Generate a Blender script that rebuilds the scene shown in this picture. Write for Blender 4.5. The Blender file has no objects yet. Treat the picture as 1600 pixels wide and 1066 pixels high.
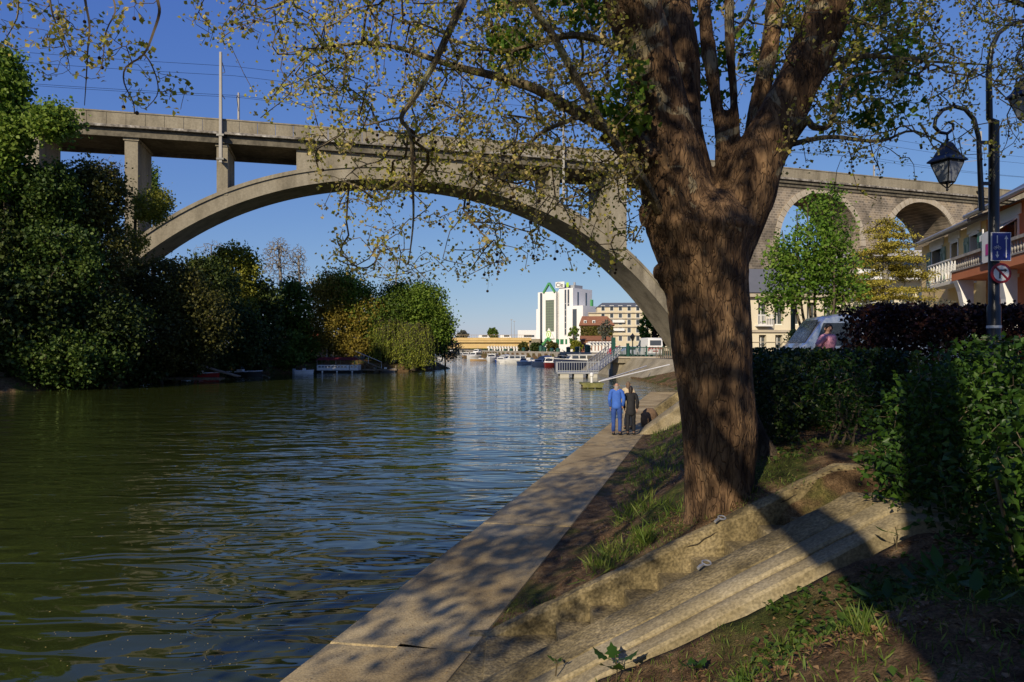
import bpy, math, random
import numpy as np
from math import sin, cos, pi, radians, sqrt, atan2
from mathutils import Vector, Matrix
random.seed(7); RS = np.random.RandomState(11)
SC = bpy.context.scene; COL = SC.collection
F = 1100.0; CZ = 3.4; HY = 543.0          # focal length in photo pixels, eye height over the water, horizon row

def P(px, py, Y):                          # a photo pixel at a depth becomes a world point
    return Vector(((px-800)/F*Y, Y, CZ-(py-HY)/F*Y))

# ---------------------------------------------------------------- objects
def tag(o, label=None, cat=None, group=None, kind=None):
    if label: o['label'] = label
    if cat: o['category'] = cat
    if group: o['group'] = group
    if kind: o['kind'] = kind
    return o
def thing(name, label, cat, loc=(0,0,0), rz=0.0, group=None):
    o = bpy.data.objects.new(name, None); COL.objects.link(o)
    o.empty_display_size = .2; o.location = loc; o.rotation_euler = (0,0,rz)
    return tag(o, label, cat, group)
def wmat(o):
    m = Matrix.Identity(4)
    while o is not None:
        m = Matrix.LocRotScale(o.location, o.rotation_euler, o.scale) @ m; o = o.parent
    return m
def kids(o): return [c for c in bpy.data.objects if c.parent == o]
def copy_tree(o, parent=None):
    c = o.copy(); COL.objects.link(c); c.parent = parent
    for ch in kids(o): copy_tree(ch, c)
    return c
def newobj(name, me, mats, parent=None, smooth=False):
    if not isinstance(mats, (list, tuple)): mats = [mats]
    for m in mats: me.materials.append(m)
    if smooth: me.polygons.foreach_set('use_smooth', [True]*len(me.polygons))
    o = bpy.data.objects.new(name, me); COL.objects.link(o)
    if parent is not None: o.parent = parent
    return o

class MB:
    """collects shapes; build() links them as one mesh object"""
    def __init__(s): s.v=[]; s.f=[]; s.m=[]
    def add(s, vs, fs, mi=0):
        n=len(s.v); s.v.extend([tuple(q) for q in vs]); s.f.extend([tuple(i+n for i in f) for f in fs]); s.m.extend([mi]*len(fs))
    def box(s, c, d, rz=0, mi=0, M=None):
        x,y,z=d[0]/2,d[1]/2,d[2]/2; vs=[]
        for a,b,e in ((-1,-1,-1),(1,-1,-1),(1,1,-1),(-1,1,-1),(-1,-1,1),(1,-1,1),(1,1,1),(-1,1,1)):
            q=Vector((a*x,b*y,e*z))
            if rz: q=Matrix.Rotation(rz,3,'Z')@q
            if M is not None: q=M@q
            vs.append(q+Vector(c))
        s.add(vs,[(0,3,2,1),(4,5,6,7),(0,1,5,4),(1,2,6,5),(2,3,7,6),(3,0,4,7)],mi)
    def b2(s, a, b, mi=0):
        s.box([(a[i]+b[i])/2 for i in range(3)],[abs(b[i]-a[i]) for i in range(3)],0,mi)
    def beam(s, a, b, w, h, mi=0):
        a=Vector(a);b=Vector(b);d=b-a;L=d.length
        q=d.to_track_quat('X','Z').to_matrix()
        s.box((a+b)/2,(L,w,h),0,mi,q)
    def tube(s, pts, r, n=8, mi=0, cap=True, closed=False):
        pts=[Vector(p) for p in pts]; N=len(pts)
        if not hasattr(r,'__len__'): r=[r]*N
        up=None; base=len(s.v)
        for i,p in enumerate(pts):
            if closed: t=(pts[(i+1)%N]-pts[i-1]).normalized()
            else: t=(pts[min(i+1,N-1)]-pts[max(i-1,0)])
            if t.length<1e-9: t=Vector((0,0,1))
            t=t.normalized()
            if up is None:
                up=Vector((0,0,1)) if abs(t.z)<.9 else Vector((1,0,0))
            a=(up-t*up.dot(t))
            if a.length<1e-6: a=t.orthogonal()
            a.normalize(); b=t.cross(a); up=a
            for k in range(n):
                th=2*pi*k/n; s.v.append(tuple(p+(a*cos(th)+b*sin(th))*r[i]))
        M=N if closed else N-1
        for i in range(M):
            for k in range(n):
                i2=(i+1)%N
                s.f.append((base+i*n+k,base+i*n+(k+1)%n,base+i2*n+(k+1)%n,base+i2*n+k)); s.m.append(mi)
        if cap and not closed:
            s.f.append(tuple(base+k for k in range(n))[::-1]); s.m.append(mi)
            s.f.append(tuple(base+(N-1)*n+k for k in range(n))); s.m.append(mi)
    def lathe(s, c, prof, n=16, mi=0):
        c=Vector(c); base=len(s.v)
        for r,z in prof:
            for k in range(n): s.v.append((c.x+r*cos(2*pi*k/n),c.y+r*sin(2*pi*k/n),c.z+z))
        for i in range(len(prof)-1):
            for k in range(n):
                s.f.append((base+i*n+k,base+i*n+(k+1)%n,base+(i+1)*n+(k+1)%n,base+(i+1)*n+k)); s.m.append(mi)
        s.f.append(tuple(base+k for k in range(n))[::-1]); s.m.append(mi)
        s.f.append(tuple(base+(len(prof)-1)*n+k for k in range(n))); s.m.append(mi)
    def loft(s, secs, mi=0, closed=True, cap=True):
        n=len(secs[0]); base=len(s.v)
        for q in secs: s.v.extend([tuple(p) for p in q])
        for i in range(len(secs)-1):
            for k in range(n if closed else n-1):
                s.f.append((base+i*n+k,base+i*n+(k+1)%n,base+(i+1)*n+(k+1)%n,base+(i+1)*n+k)); s.m.append(mi)
        if cap and closed:
            s.f.append(tuple(base+k for k in range(n))[::-1]); s.m.append(mi)
            s.f.append(tuple(base+(len(secs)-1)*n+k for k in range(n))); s.m.append(mi)
    def build(s, name, mats, parent=None, smooth=False, world=False, loc=None, bevel=0):
        me=bpy.data.meshes.new(name); v=s.v
        if world and parent is not None:
            q=wmat(parent).inverted(); v=[tuple(q@Vector(p)) for p in v]
        if loc is not None:
            v=[(p[0]-loc[0],p[1]-loc[1],p[2]-loc[2]) for p in v]
        me.from_pydata(v,[],s.f)
        if any(s.m): me.polygons.foreach_set('material_index', s.m)
        me.update()
        o=newobj(name,me,mats,parent,smooth)
        if smooth:
            try: me.set_sharp_from_angle(angle=radians(42))
            except Exception: pass
        if loc is not None: o.location=loc
        if bevel:
            b=o.modifiers.new('b','BEVEL'); b.width=bevel; b.segments=2; b.limit_method='ANGLE'
        return o

# ---------------------------------------------------------------- materials
def nt(name):
    m=bpy.data.materials.new(name); m.use_nodes=True; t=m.node_tree
    return m,t,t.nodes['Principled BSDF'],t.nodes['Material Output']
def N(t,ty,**k):
    n=t.nodes.new(ty)
    for a,b in k.items():
        if a.startswith('i_'): n.inputs[a[2:].replace('_',' ')].default_value=b
        else: setattr(n,a,b)
    return n
def c4(c): return (c[0],c[1],c[2],1)
def ramp(t,fac,stops):
    r=t.nodes.new('ShaderNodeValToRGB'); e=r.color_ramp.elements
    while len(e)<len(stops): e.new(.5)
    for x,(p,c) in zip(e,stops): x.position=p; x.color=c4(c)
    t.links.new(fac,r.inputs[0]); return r.outputs[0]
def mat(name, cols, scale=3, rough=.85, bump=0, bscale=None, detail=6, metal=0, spec=.3, stretch=(1,1,1), bdist=.02, coat=0, fine=None):
    m,t,b,o=nt(name)
    if not isinstance(cols[0],(list,tuple)): cols=[cols,tuple(c*.8 for c in cols)]
    tc=N(t,'ShaderNodeTexCoord'); mp=N(t,'ShaderNodeMapping'); mp.inputs['Scale'].default_value=stretch
    t.links.new(tc.outputs['Object'],mp.inputs[0])
    nz=N(t,'ShaderNodeTexNoise'); nz.inputs['Scale'].default_value=scale; nz.inputs['Detail'].default_value=detail; nz.inputs['Roughness'].default_value=.62
    t.links.new(mp.outputs[0],nz.inputs['Vector'])
    k=len(cols); out=ramp(t,nz.outputs['Fac'],[(.3+.4*i/(k-1),c) for i,c in enumerate(cols)])
    if fine:
        n3=N(t,'ShaderNodeTexNoise'); n3.inputs['Scale'].default_value=fine[0]; n3.inputs['Detail'].default_value=3
        t.links.new(tc.outputs['Object'],n3.inputs['Vector'])
        f=ramp(t,n3.outputs['Fac'],[(.35,(1-fine[1],)*3),(.65,(1,1,1))])
        mx=N(t,'ShaderNodeMix',data_type='RGBA',blend_type='MULTIPLY'); mx.inputs[0].default_value=1
        t.links.new(out,mx.inputs[6]); t.links.new(f,mx.inputs[7]); out=mx.outputs[2]
    t.links.new(out,b.inputs['Base Color'])
    b.inputs['Roughness'].default_value=rough; b.inputs['Metallic'].default_value=metal
    b.inputs['Specular IOR Level'].default_value=spec; b.inputs['Coat Weight'].default_value=coat
    if bump:
        n2=N(t,'ShaderNodeTexNoise'); n2.inputs['Scale'].default_value=bscale or scale*4; n2.inputs['Detail'].default_value=6
        t.links.new(mp.outputs[0],n2.inputs['Vector'])
        bp=N(t,'ShaderNodeBump'); bp.inputs['Strength'].default_value=bump; bp.inputs['Distance'].default_value=bdist
        t.links.new(n2.outputs['Fac'],bp.inputs['Height']); t.links.new(bp.outputs[0],b.inputs['Normal'])
    return m
def flat(name,c,rough=.5,metal=0,spec=.4,coat=0): 
    return mat(name,[tuple(x*.88 for x in c),c],scale=1.5,rough=rough,metal=metal,spec=spec,coat=coat,detail=3)
def leafmat(name, c1, c2, c3=None, trans=.35, rough=.55, big=.35):
    m,t,b,o=nt(name)
    g=N(t,'ShaderNodeNewGeometry'); tc=N(t,'ShaderNodeTexCoord')
    nz=N(t,'ShaderNodeTexNoise'); nz.inputs['Scale'].default_value=big; nz.inputs['Detail'].default_value=2
    t.links.new(tc.outputs['Object'],nz.inputs['Vector'])
    ad=N(t,'ShaderNodeMath',operation='ADD'); t.links.new(g.outputs['Random Per Island'],ad.inputs[0])
    ml=N(t,'ShaderNodeMath',operation='MULTIPLY_ADD'); t.links.new(nz.outputs['Fac'],ml.inputs[0]); ml.inputs[1].default_value=1.6; ml.inputs[2].default_value=-.8
    t.links.new(ml.outputs[0],ad.inputs[1])
    col=ramp(t,ad.outputs[0],[(.05,c1),(.5,c2),(.95,c3 or c2)])
    t.links.new(col,b.inputs['Base Color']); b.inputs['Roughness'].default_value=rough; b.inputs['Specular IOR Level'].default_value=.25
    tr=N(t,'ShaderNodeBsdfTranslucent'); t.links.new(col,tr.inputs[0])
    mx=N(t,'ShaderNodeMixShader'); mx.inputs[0].default_value=trans
    t.links.new(b.outputs[0],mx.inputs[1]); t.links.new(tr.outputs[0],mx.inputs[2]); t.links.new(mx.outputs[0],o.inputs[0])
    return m
def glassmat(name,c=(.05,.06,.07),rough=.08):
    m,t,b,o=nt(name); b.inputs['Base Color'].default_value=c4(c); b.inputs['Roughness'].default_value=rough
    b.inputs['Specular IOR Level'].default_value=.9; return m

M={}
M['concrete']=mat('viaduct_concrete',[(.15,.13,.09),(.27,.235,.165),(.35,.31,.225)],.6,.9,.25,3.0,9,fine=(5,.2),stretch=(1,1,.22))
M['concrete_dark']=mat('stained_concrete',[(.09,.08,.058),(.16,.14,.10),(.21,.185,.135)],.5,.9,.2,3,8,fine=(2.2,.4),stretch=(1,1,.4))
M['stain']=mat('limewash_stain',[(.14,.12,.09),(.30,.27,.22),(.6,.57,.5)],1.2,.9,.3,4,8,fine=(2.5,.65))
M['masonry_light']=mat('pale_voussoir_stone',[(.33,.28,.2),(.48,.42,.33)],1.2,.9,.3,5)
M['quay']=mat('quay_concrete',[(.21,.15,.07),(.42,.315,.155),(.58,.46,.25)],.9,.92,.5,28,10,fine=(60,.42),bdist=.01)
M['step']=mat('mossy_concrete',[(.085,.065,.028),(.25,.195,.095),(.40,.32,.175)],2.0,.95,.9,22,10,fine=(38,.55),bdist=.02)
M['step_light']=mat('bare_concrete',[(.16,.13,.065),(.34,.275,.155),(.47,.40,.26)],1.1,.93,.6,26,9,fine=(44,.42),bdist=.008)
M['earth']=None
M['steel']=flat('galvanised_steel',(.42,.43,.44),.45,.6)
M['black_metal']=flat('black_painted_metal',(.012,.013,.014),.35,0,.5)
M['green_metal']=flat('dark_green_paint',(.012,.065,.045),.4)
M['white']=flat('white_paint',(.78,.77,.73),.45)
M['grey']=flat('grey_paint',(.33,.34,.35),.5)
M['glass']=glassmat('dark_glass'); M['glass_blue']=glassmat('window_glass',(.10,.13,.15),.12)
M['wood']=mat('weathered_wood',[(.12,.09,.06),(.24,.19,.13)],4,.85,.3,20)
M['bark']=mat('tree_bark',[(.05,.038,.026),(.12,.095,.065)],3,.95,.7,14,stretch=(1,1,.35))
M['bark_pale']=mat('pale_bark',[(.14,.13,.115),(.28,.26,.225)],2,.9,.4,8)
M['twig']=mat('plane_twig',[(.045,.035,.022),(.13,.10,.06),(.22,.19,.12)],1.6,.9,.2,20)
M['rubber']=flat('black_rubber',(.015,.015,.015),.8)
M['red']=flat('red_paint',(.45,.03,.025),.4); M['navy']=flat('navy_paint',(.012,.018,.05),.25,0,.6)
M['tan']=flat('tan_varnish',(.42,.27,.13),.4); M['blue']=flat('blue_cover',(.03,.09,.35),.6)

# ---------------------------------------------------------------- leaves
def leaves(name, pts, size, m, parent, jitter=.35, up=.35, fold=.18, wide=.42, loc=None, dirs=None):
    """small folded leaves, one island each, in one mesh"""
    pts=np.asarray(pts,float); n=len(pts)
    if n==0: return None
    if loc is None: loc=np.array(wmat(parent).translation) if parent is not None else np.zeros(3)
    q=pts-np.asarray(loc)
    nrm=RS.normal(size=(n,3)); nrm/=np.linalg.norm(nrm,axis=1)[:,None]
    nrm=nrm*(1-up)+np.array([0,0,1])*up; nrm/=np.linalg.norm(nrm,axis=1)[:,None]
    d=RS.normal(size=(n,3)) if dirs is None else np.asarray(dirs)+RS.normal(size=(n,3))*.35
    d-=nrm*np.sum(d*nrm,axis=1)[:,None]; d/=np.linalg.norm(d,axis=1)[:,None]
    w=np.cross(nrm,d); s=size*(1+jitter*RS.uniform(-1,1,n))[:,None]
    a=q; b=q+d*s*.5+w*s*wide+nrm*s*fold; c=q+d*s; e=q+d*s*.5-w*s*wide+nrm*s*fold
    V=np.stack([a,b,c,e],1).reshape(-1,3)
    i=np.arange(n)*4
    tri=np.stack([i,i+1,i+2,i,i+2,i+3],1).reshape(-1)
    me=bpy.data.meshes.new(name); me.vertices.add(4*n); me.vertices.foreach_set('co',V.ravel())
    me.loops.add(6*n); me.loops.foreach_set('vertex_index',tri.astype(np.int32))
    me.polygons.add(2*n); me.polygons.foreach_set('loop_start',np.arange(0,6*n,3,dtype=np.int32))
    try: me.polygons.foreach_set('loop_total',np.full(2*n,3,dtype=np.int32))
    except Exception: pass
    me.update(calc_edges=True); me.validate()
    o=newobj(name,me,m,parent)
    if parent is None: o.location=tuple(loc)
    return o
def clump(pts,k,sig,vary=0.0):
    pts=np.asarray(pts); c=np.maximum(1,(k*(1+vary*RS.uniform(-1,1,len(pts)))).astype(int)); r=np.repeat(pts,c,axis=0)
    s=np.repeat(1+vary*.5*RS.uniform(-1,1,len(pts)),c)[:,None]; return r+RS.normal(size=r.shape)*np.asarray(sig)*s
def ellip(c,r,n,shell=.55):
    d=RS.normal(size=(n,3)); d/=np.linalg.norm(d,axis=1)[:,None]
    rad=(shell+(1-shell)*RS.uniform(0,1,n)**.7) if shell<1 else np.ones(n)
    return np.asarray(c)+d*rad[:,None]*np.asarray(r)

# ---------------------------------------------------------------- tree skeletons
class Skel:
    def __init__(s):
        s.p=[];s.par=[];s.path=[];s.fix={}
    def poly(s,pts,radii=None,parent=-1,sub=4):
        pts=[Vector(p) for p in pts]; out=[]
        n=len(pts)
        for i in range(n-1):
            p0=pts[max(i-1,0)];p1=pts[i];p2=pts[i+1];p3=pts[min(i+2,n-1)]
            for k in range(sub):
                t=k/sub
                q=.5*((2*p1)+(p2-p0)*t+(2*p0-5*p1+4*p2-p3)*t*t+(3*p1-p0-3*p2+p3)*t**3)
                out.append((q,None if radii is None else radii[i]*(1-t)+radii[i+1]*t))
        out.append((pts[-1],None if radii is None else radii[-1]))
        ids=[parent] if parent>=0 else []
        for q,r in out:
            s.p.append(tuple(q)); s.par.append(ids[-1] if ids else -1); i=len(s.p)-1
            if r: s.fix[i]=r
            ids.append(i)
        s.path.append(ids); return ids
    def grow(s,targets,step=.35,droop=.1,wig=.12,start=0,order=True):
        T=np.asarray(targets,float)
        arr=np.zeros((len(s.p)+len(T)*60,3)); n=len(s.p); arr[:n]=np.array(s.p)
        dirs=[None]*n
        if order:
            d0=np.array([np.min(np.linalg.norm(arr[start:n]-t,axis=1)) for t in T]); T=T[np.argsort(d0)]
        ends=[]
        for t in T:
            d=np.linalg.norm(arr[start:n]-t,axis=1); i=int(np.argmin(d))+start; L=d[i-start]
            if L<1e-3: continue
            a=arr[i].copy(); pi_=s.par[i]
            dr=(a-arr[pi_]) if pi_>=0 else np.array([0,0,1.]); dr=dr/(np.linalg.norm(dr)+1e-9)
            ctrl=a+dr*L*.45+np.array([0,0,droop*L])+RS.normal(size=3)*wig*L
            k=max(2,min(40,int(L/step+.5))); ids=[i]
            w=RS.normal(size=3)*wig*.25*L; ph=RS.uniform(0,6)
            for j in range(1,k+1):
                u=j/k; q=(1-u)**2*a+2*u*(1-u)*ctrl+u*u*t+w*sin(u*6+ph)*(1-u)*u*2
                if n>=len(arr): arr=np.vstack([arr,np.zeros((5000,3))])
                arr[n]=q; s.p.append(tuple(q)); s.par.append(ids[-1]); ids.append(n); n+=1
            s.path.append(ids); ends.append(ids[-1])
        return ends
    def radii(s,tip=.006,p=2.4,cap=9):
        n=len(s.p); a=np.full(n,0.0); hc=np.zeros(n)
        for i in range(n-1,-1,-1):
            if a[i]==0: a[i]=tip**p
            if s.par[i]>=0: a[s.par[i]]+=a[i]
        r=np.minimum(a**(1/p),cap)
        for i,v in s.fix.items(): r[i]=v
        return r
    def mesh(s,mb,r,lo=0,hi=9,mn=None):
        for ids in s.path:
            rr=[float(r[i]) for i in ids]
            if len(ids)>2 and ids[0] not in s.fix or (len(ids)>1 and s.par[ids[1]]==ids[0] and ids[1] not in s.fix): rr[0]=min(rr[0],rr[1]*1.15)
            mx=max(rr[1:]) if len(rr)>1 else 0
            if mx<lo or mx>=hi or len(ids)<2: continue
            nn=3 if mx<.02 else (5 if mx<.06 else 9)
            mb.tube([s.p[i] for i in ids],rr,nn,cap=False)

def tree(name,label,base,trunk,blobs,nt_,leaf,lm,kper,sig,tip=.02,bark='bark',group=None,droop=.12,bare=False,step=.9,cat='tree',trunk_r=None,up=.3,extra=None,wig=.12):
    """a whole tree: tapered trunk with limbs grown to the crown's clumps, leaves round their ends"""
    t=thing(name,label,cat,base,0,group)
    sk=Skel(); tr=[Vector(base)]+[Vector(q) for q in trunk]
    r0=trunk_r or .013*(tr[-1]-tr[0]).length+.08
    sk.poly(tr,[r0*(1-.6*i/(len(tr)-1)) for i in range(len(tr))])
    T=np.vstack([ellip(c,r,max(3,int(nt_*w*(1 if bare else 1.25))),.5) for c,r,w in blobs])
    sk.grow(T,step,droop,wig,start=max(1,len(sk.p)//3)); r=sk.radii(tip,cap=r0*.7)
    mb=MB(); sk.mesh(mb,r); mb.build('trunk',M[bark],t,True,world=True)
    if not bare:
        leaves('crown',clump(T,kper*.8,tuple(q*.62 for q in sig),.8),leaf,lm,t,up=up)
    return t
SKY_STR=.10; SKY_DUST=.2; SKY_OZ=5; SUN_STR=5.0; EXPO=0.0
# ---------------------------------------------------------------- camera, sky, sun
cam=bpy.data.cameras.new('camera'); camo=bpy.data.objects.new('camera',cam); COL.objects.link(camo)
camo.location=(0,0,CZ); camo.rotation_euler=(pi/2,0,0); cam.sensor_width=36; cam.lens=36*F/1600; cam.shift_y=10/1600
cam.clip_start=.05; cam.clip_end=6000; SC.camera=camo
SUN_EL=radians(26.5); LD=Vector((.45,.893,0)).normalized()
W=bpy.data.worlds.new('World'); SC.world=W; W.use_nodes=True
t=W.node_tree; bg=t.nodes['Background']; sk=t.nodes.new('ShaderNodeTexSky'); sk.sky_type='NISHITA'; sk.sun_disc=False
sk.sun_elevation=SUN_EL; az=atan2(-LD.x,-LD.y); sk.sun_rotation=az if az>=0 else az+2*pi
sk.air_density=1.0; sk.dust_density=SKY_DUST; sk.ozone_density=SKY_OZ; sk.altitude=100
sp=t.nodes.new('ShaderNodeSeparateColor'); cb=t.nodes.new('ShaderNodeCombineColor'); t.links.new(sk.outputs[0],sp.inputs[0])
for i,(g,k) in enumerate(((.92,.70),(.80,.66),(.36,.68))):      # deeper blue overhead, greyer towards the horizon
    a=t.nodes.new('ShaderNodeMath'); a.operation='POWER'; a.inputs[1].default_value=g; b=t.nodes.new('ShaderNodeMath'); b.operation='MULTIPLY'; b.inputs[1].default_value=k*.09**(g-1)
    t.links.new(sp.outputs[i],a.inputs[0]); t.links.new(a.outputs[0],b.inputs[0]); t.links.new(b.outputs[0],cb.inputs[i])
t.links.new(cb.outputs[0],bg.inputs[0]); bg.inputs[1].default_value=SKY_STR
sl=bpy.data.lights.new('sun','SUN'); sl.energy=SUN_STR; sl.angle=radians(.5); sl.color=(1,.87,.68)
so=bpy.data.objects.new('sun',sl); COL.objects.link(so)
d=Vector((LD.x*cos(SUN_EL),LD.y*cos(SUN_EL),-sin(SUN_EL))); so.rotation_euler=d.to_track_quat('-Z','Y').to_euler(); so.location=(-30,-60,60)
SC.view_settings.view_transform='Standard'; SC.view_settings.look='None'; SC.view_settings.exposure=EXPO; SC.view_settings.gamma=1
SC.cycles.max_bounces=6; SC.cycles.transparent_max_bounces=8; SC.cycles.caustics_reflective=False; SC.cycles.caustics_refractive=False

# ---------------------------------------------------------------- river outline and terrain
RR=[(-60,-20.3),(45,8.87),(50,11),(55,13),(62,13.6),(78,12.8),(92,14.5),(110,16),(125,13.5),(150,6.5),(187,-4.5),(230,-13.5),(300,-24),(400,-38),(900,-120)]
LL=[(-60,-85),(0,-62),(30,-48),(48,-41),(55,-37),(61,-34.3),(70,-34),(80,-33.6),(90,-31.8),(95,-27),(98,-21),(99.5,-13.5),(103,-10.8),(108,-10.3),(114,-9.8),(122,-13),(150,-27),(200,-33),(300,-38),(400,-52),(900,-140)]
def Rx(y): return np.interp(y,[a for a,b in RR],[b for a,b in RR])
def Lx(y): return np.interp(y,[a for a,b in LL],[b for a,b in LL])
def QR(y): return -.6+.283*(y-6.1)             # landward edge of the quay slab
def sm(t): t=np.clip(t,0,1); return t*t*(3-2*t)
def hsh(x,y):
    return (np.sin(x*1.7+y*.6)+np.sin(x*.7-y*1.9+1.3)+.6*np.sin(x*4.1+y*3.3)+.5*np.sin(x*7.3-y*5.9+2)+.35*np.sin(x*13.1+y*11.7)+.3*np.sin(x*17-y*23))/3
def lineB(x): return CZ+np.maximum(-2.82,np.minimum(-1.27,-2.83+.4755*(x+.33)))      # top of the near stair wall
def lineA(x): return CZ+np.maximum(-2.82,np.minimum(-1.21,-2.83+.45*(x+.25)))
def G(x,y):
    x=np.asarray(x,float); y=np.asarray(y,float)
    q=QR(y); s=(x-q)*.962
    near=np.where(s<0,.5,.555+1.65*sm((s-.25)/3.5)**.85)+.0
    rough=np.clip((s-.2)/.6,0,1)*np.clip((5.2-s)/1.5,.15,1)
    near=near+rough*(.055*hsh(x*1.3,y*1.3)+.05*hsh(x*.5+3,y*.5))
    # soil round the stair
    w=sm((y-3.2)/1.5)
    near=np.where((y<5.13)&(x>-.9)&(y>3.2),near*(1-w)+(lineB(x)-.055+.03*hsh(x*2,y*2))*w,near)
    inst=(y>=5.13)&(y<7.14)&(x>-.9)&(x<4.2)
    near=np.where(inst,np.minimum(near,lineB(x)-.55),near)
    far_=np.where(y<7.9,np.minimum(near,lineA(x)-.03+.06*(y-7.14)),near)
    near=np.where((y>=7.14)&(x<4),far_,near)
    e=x-Rx(y)
    z=np.where(e<0,-1.6,np.clip(e/6,0,1)*2.2)                       # beyond the quay
    z=np.where((y>92)&(e>.4),2.1,z)
    k=sm((y-43)/6)
    right=near*(1-k)+z*k
    dl=Lx(y)-x
    lz=np.where(dl<0,-1.6,np.where(dl<2,.5*dl,1.0+.9*sm((dl-2)/10)))
    lz=lz+np.clip((dl-30)/60,0,1)*1.0
    out=np.where(e>-.05,right,np.where(dl>0,lz,-1.6))
    out=np.where((y<44)&(x<q-.05)&(x>q-3)&(x>Rx(y)+.25),.42,out)
    out=np.where((y<44)&(x<=Rx(y)+.25)&(dl<0),-1.6,out)
    return out
def g1(x,y): return float(G(x,y))
def grid(a,b,n): return list(np.linspace(a,b,n,endpoint=False))
xs=[-3000,-1200,-500,-260,-160]+grid(-120,-10,56)+grid(-10,-2,30)+grid(-2,9,125)+grid(9,24,40)+grid(24,60,24)+[60,90,140,260,500,1200,3000]
ys=[-60,-30,-15,-6]+grid(-2,1.5,16)+grid(1.5,14,150)+grid(14,40,100)+grid(40,130,70)+grid(130,330,50)+[330,400,500,700,1200,2500,5000]
X,Y=np.meshgrid(xs,ys); Z=G(X,Y)
nx,ny=len(xs),len(ys)
me=bpy.data.meshes.new('ground')
vs=np.stack([X,Y,Z],-1).reshape(-1,3)
fs=[(j*nx+i,j*nx+i+1,(j+1)*nx+i+1,(j+1)*nx+i) for j in range(ny-1) for i in range(nx-1)]
me.from_pydata(vs.tolist(),[],fs); me.update()
# soil: dry earth, litter and worn turf
m,t,b,o=nt('bank_soil')
tc=N(t,'ShaderNodeTexCoord')
def nz(sc,det=6,ro=.6):
    n=N(t,'ShaderNodeTexNoise'); n.inputs['Scale'].default_value=sc; n.inputs['Detail'].default_value=det; n.inputs['Roughness'].default_value=ro
    t.links.new(tc.outputs['Object'],n.inputs['Vector']); return n.outputs['Fac']
earth=ramp(t,nz(5,9,.7),[(.3,(.05,.03,.016)),(.5,(.16,.10,.05)),(.62,(.27,.18,.09)),(.75,(.42,.31,.18))])
turf=ramp(t,nz(9,8,.7),[(.3,(.03,.038,.01)),(.55,(.09,.10,.024)),(.72,(.20,.17,.05))])
mk=ramp(t,nz(.75,4),[(.50,(0,0,0)),(.60,(1,1,1))])
mx=N(t,'ShaderNodeMix',data_type='RGBA'); t.links.new(mk,mx.inputs[0]); t.links.new(earth,mx.inputs[6]); t.links.new(turf,mx.inputs[7])
sp=ramp(t,nz(70,3,.7),[(.38,(.45,.45,.45)),(.6,(1,1,1))])
m2=N(t,'ShaderNodeMix',data_type='RGBA',blend_type='MULTIPLY'); m2.inputs[0].default_value=1
t.links.new(mx.outputs[2],m2.inputs[6]); t.links.new(sp,m2.inputs[7]); t.links.new(m2.outputs[2],b.inputs['Base Color'])
b.inputs['Roughness'].default_value=.95; b.inputs['Specular IOR Level'].default_value=.1
bp=N(t,'ShaderNodeBump'); bp.inputs['Strength'].default_value=.9; bp.inputs['Distance'].default_value=.05
t.links.new(nz(14,9,.7),bp.inputs['Height']); t.links.new(bp.outputs[0],b.inputs['Normal'])
M['earth']=m
go=newobj('ground',me,m,None,True); tag(go,kind='structure')

# ---------------------------------------------------------------- water
m,t,b,o=nt('river_water')
b.inputs['Base Color'].default_value=(.028,.036,.008,1); b.inputs['Roughness'].default_value=.03; b.inputs['IOR'].default_value=1.333
b.inputs['Specular IOR Level'].default_value=.5
tc=N(t,'ShaderNodeTexCoord'); acc=None
def wave(sx,sy,rot,det,dist,stren,prev,dm=0.0):
    mp=N(t,'ShaderNodeMapping'); mp.inputs['Scale'].default_value=(sx,sy,1); mp.inputs['Rotation'].default_value=(0,0,rot)
    t.links.new(tc.outputs['Object'],mp.inputs[0])
    n=N(t,'ShaderNodeTexNoise'); n.inputs['Scale'].default_value=1; n.inputs['Detail'].default_value=det; n.inputs['Roughness'].default_value=.45
    n.inputs['Distortion'].default_value=dm
    t.links.new(mp.outputs[0],n.inputs['Vector'])
    bp=N(t,'ShaderNodeBump'); bp.inputs['Strength'].default_value=stren; bp.inputs['Distance'].default_value=dist
    t.links.new(n.outputs['Fac'],bp.inputs['Height'])
    if prev: t.links.new(prev,bp.inputs['Normal'])
    return bp.outputs[0]
a=wave(.25,.6,.25,1,.35,.24,None)
a=wave(.7,1.7,.2,1.0,.12,.42,a,1.0)
a=wave(3.2,6.0,-.1,1,.012,.25,a)
t.links.new(a,b.inputs['Normal'])
M['water']=m
wx=[-400,-160,-90]+grid(-60,30,10)+[30,60]; wy=[-60,-20]+grid(0,400,12)+[400,700,1200]
wv=[];
me=bpy.data.meshes.new('river'); X2,Y2=np.meshgrid(wx,wy)
me.from_pydata(np.stack([X2,Y2,X2*0],-1).reshape(-1,3).tolist(),[],[(j*len(wx)+i,j*len(wx)+i+1,(j+1)*len(wx)+i+1,(j+1)*len(wx)+i) for j in range(len(wy)-1) for i in range(len(wx)-1)]); me.update()
tag(newobj('river_water',me,m,None,True),kind='structure')
# pollen and catkin fluff drifting near the bank
n=3600; yy=3+RS.uniform(0,1,n)**1.5*24; xx=Rx(yy)-RS.exponential(6,n)*1.0-.05
cl=(np.sin(xx*.9+yy*.5)+np.sin(xx*.4-yy*1.1)+RS.normal(size=n)*.8)>.2
leaves('floating_pollen',np.stack([xx,yy,np.full(n,.012)],1)[cl],.015,flat('pollen',(.62,.45,.14),.9),None,jitter=.6,up=.93,fold=0).__setitem__('kind','stuff')

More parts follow.
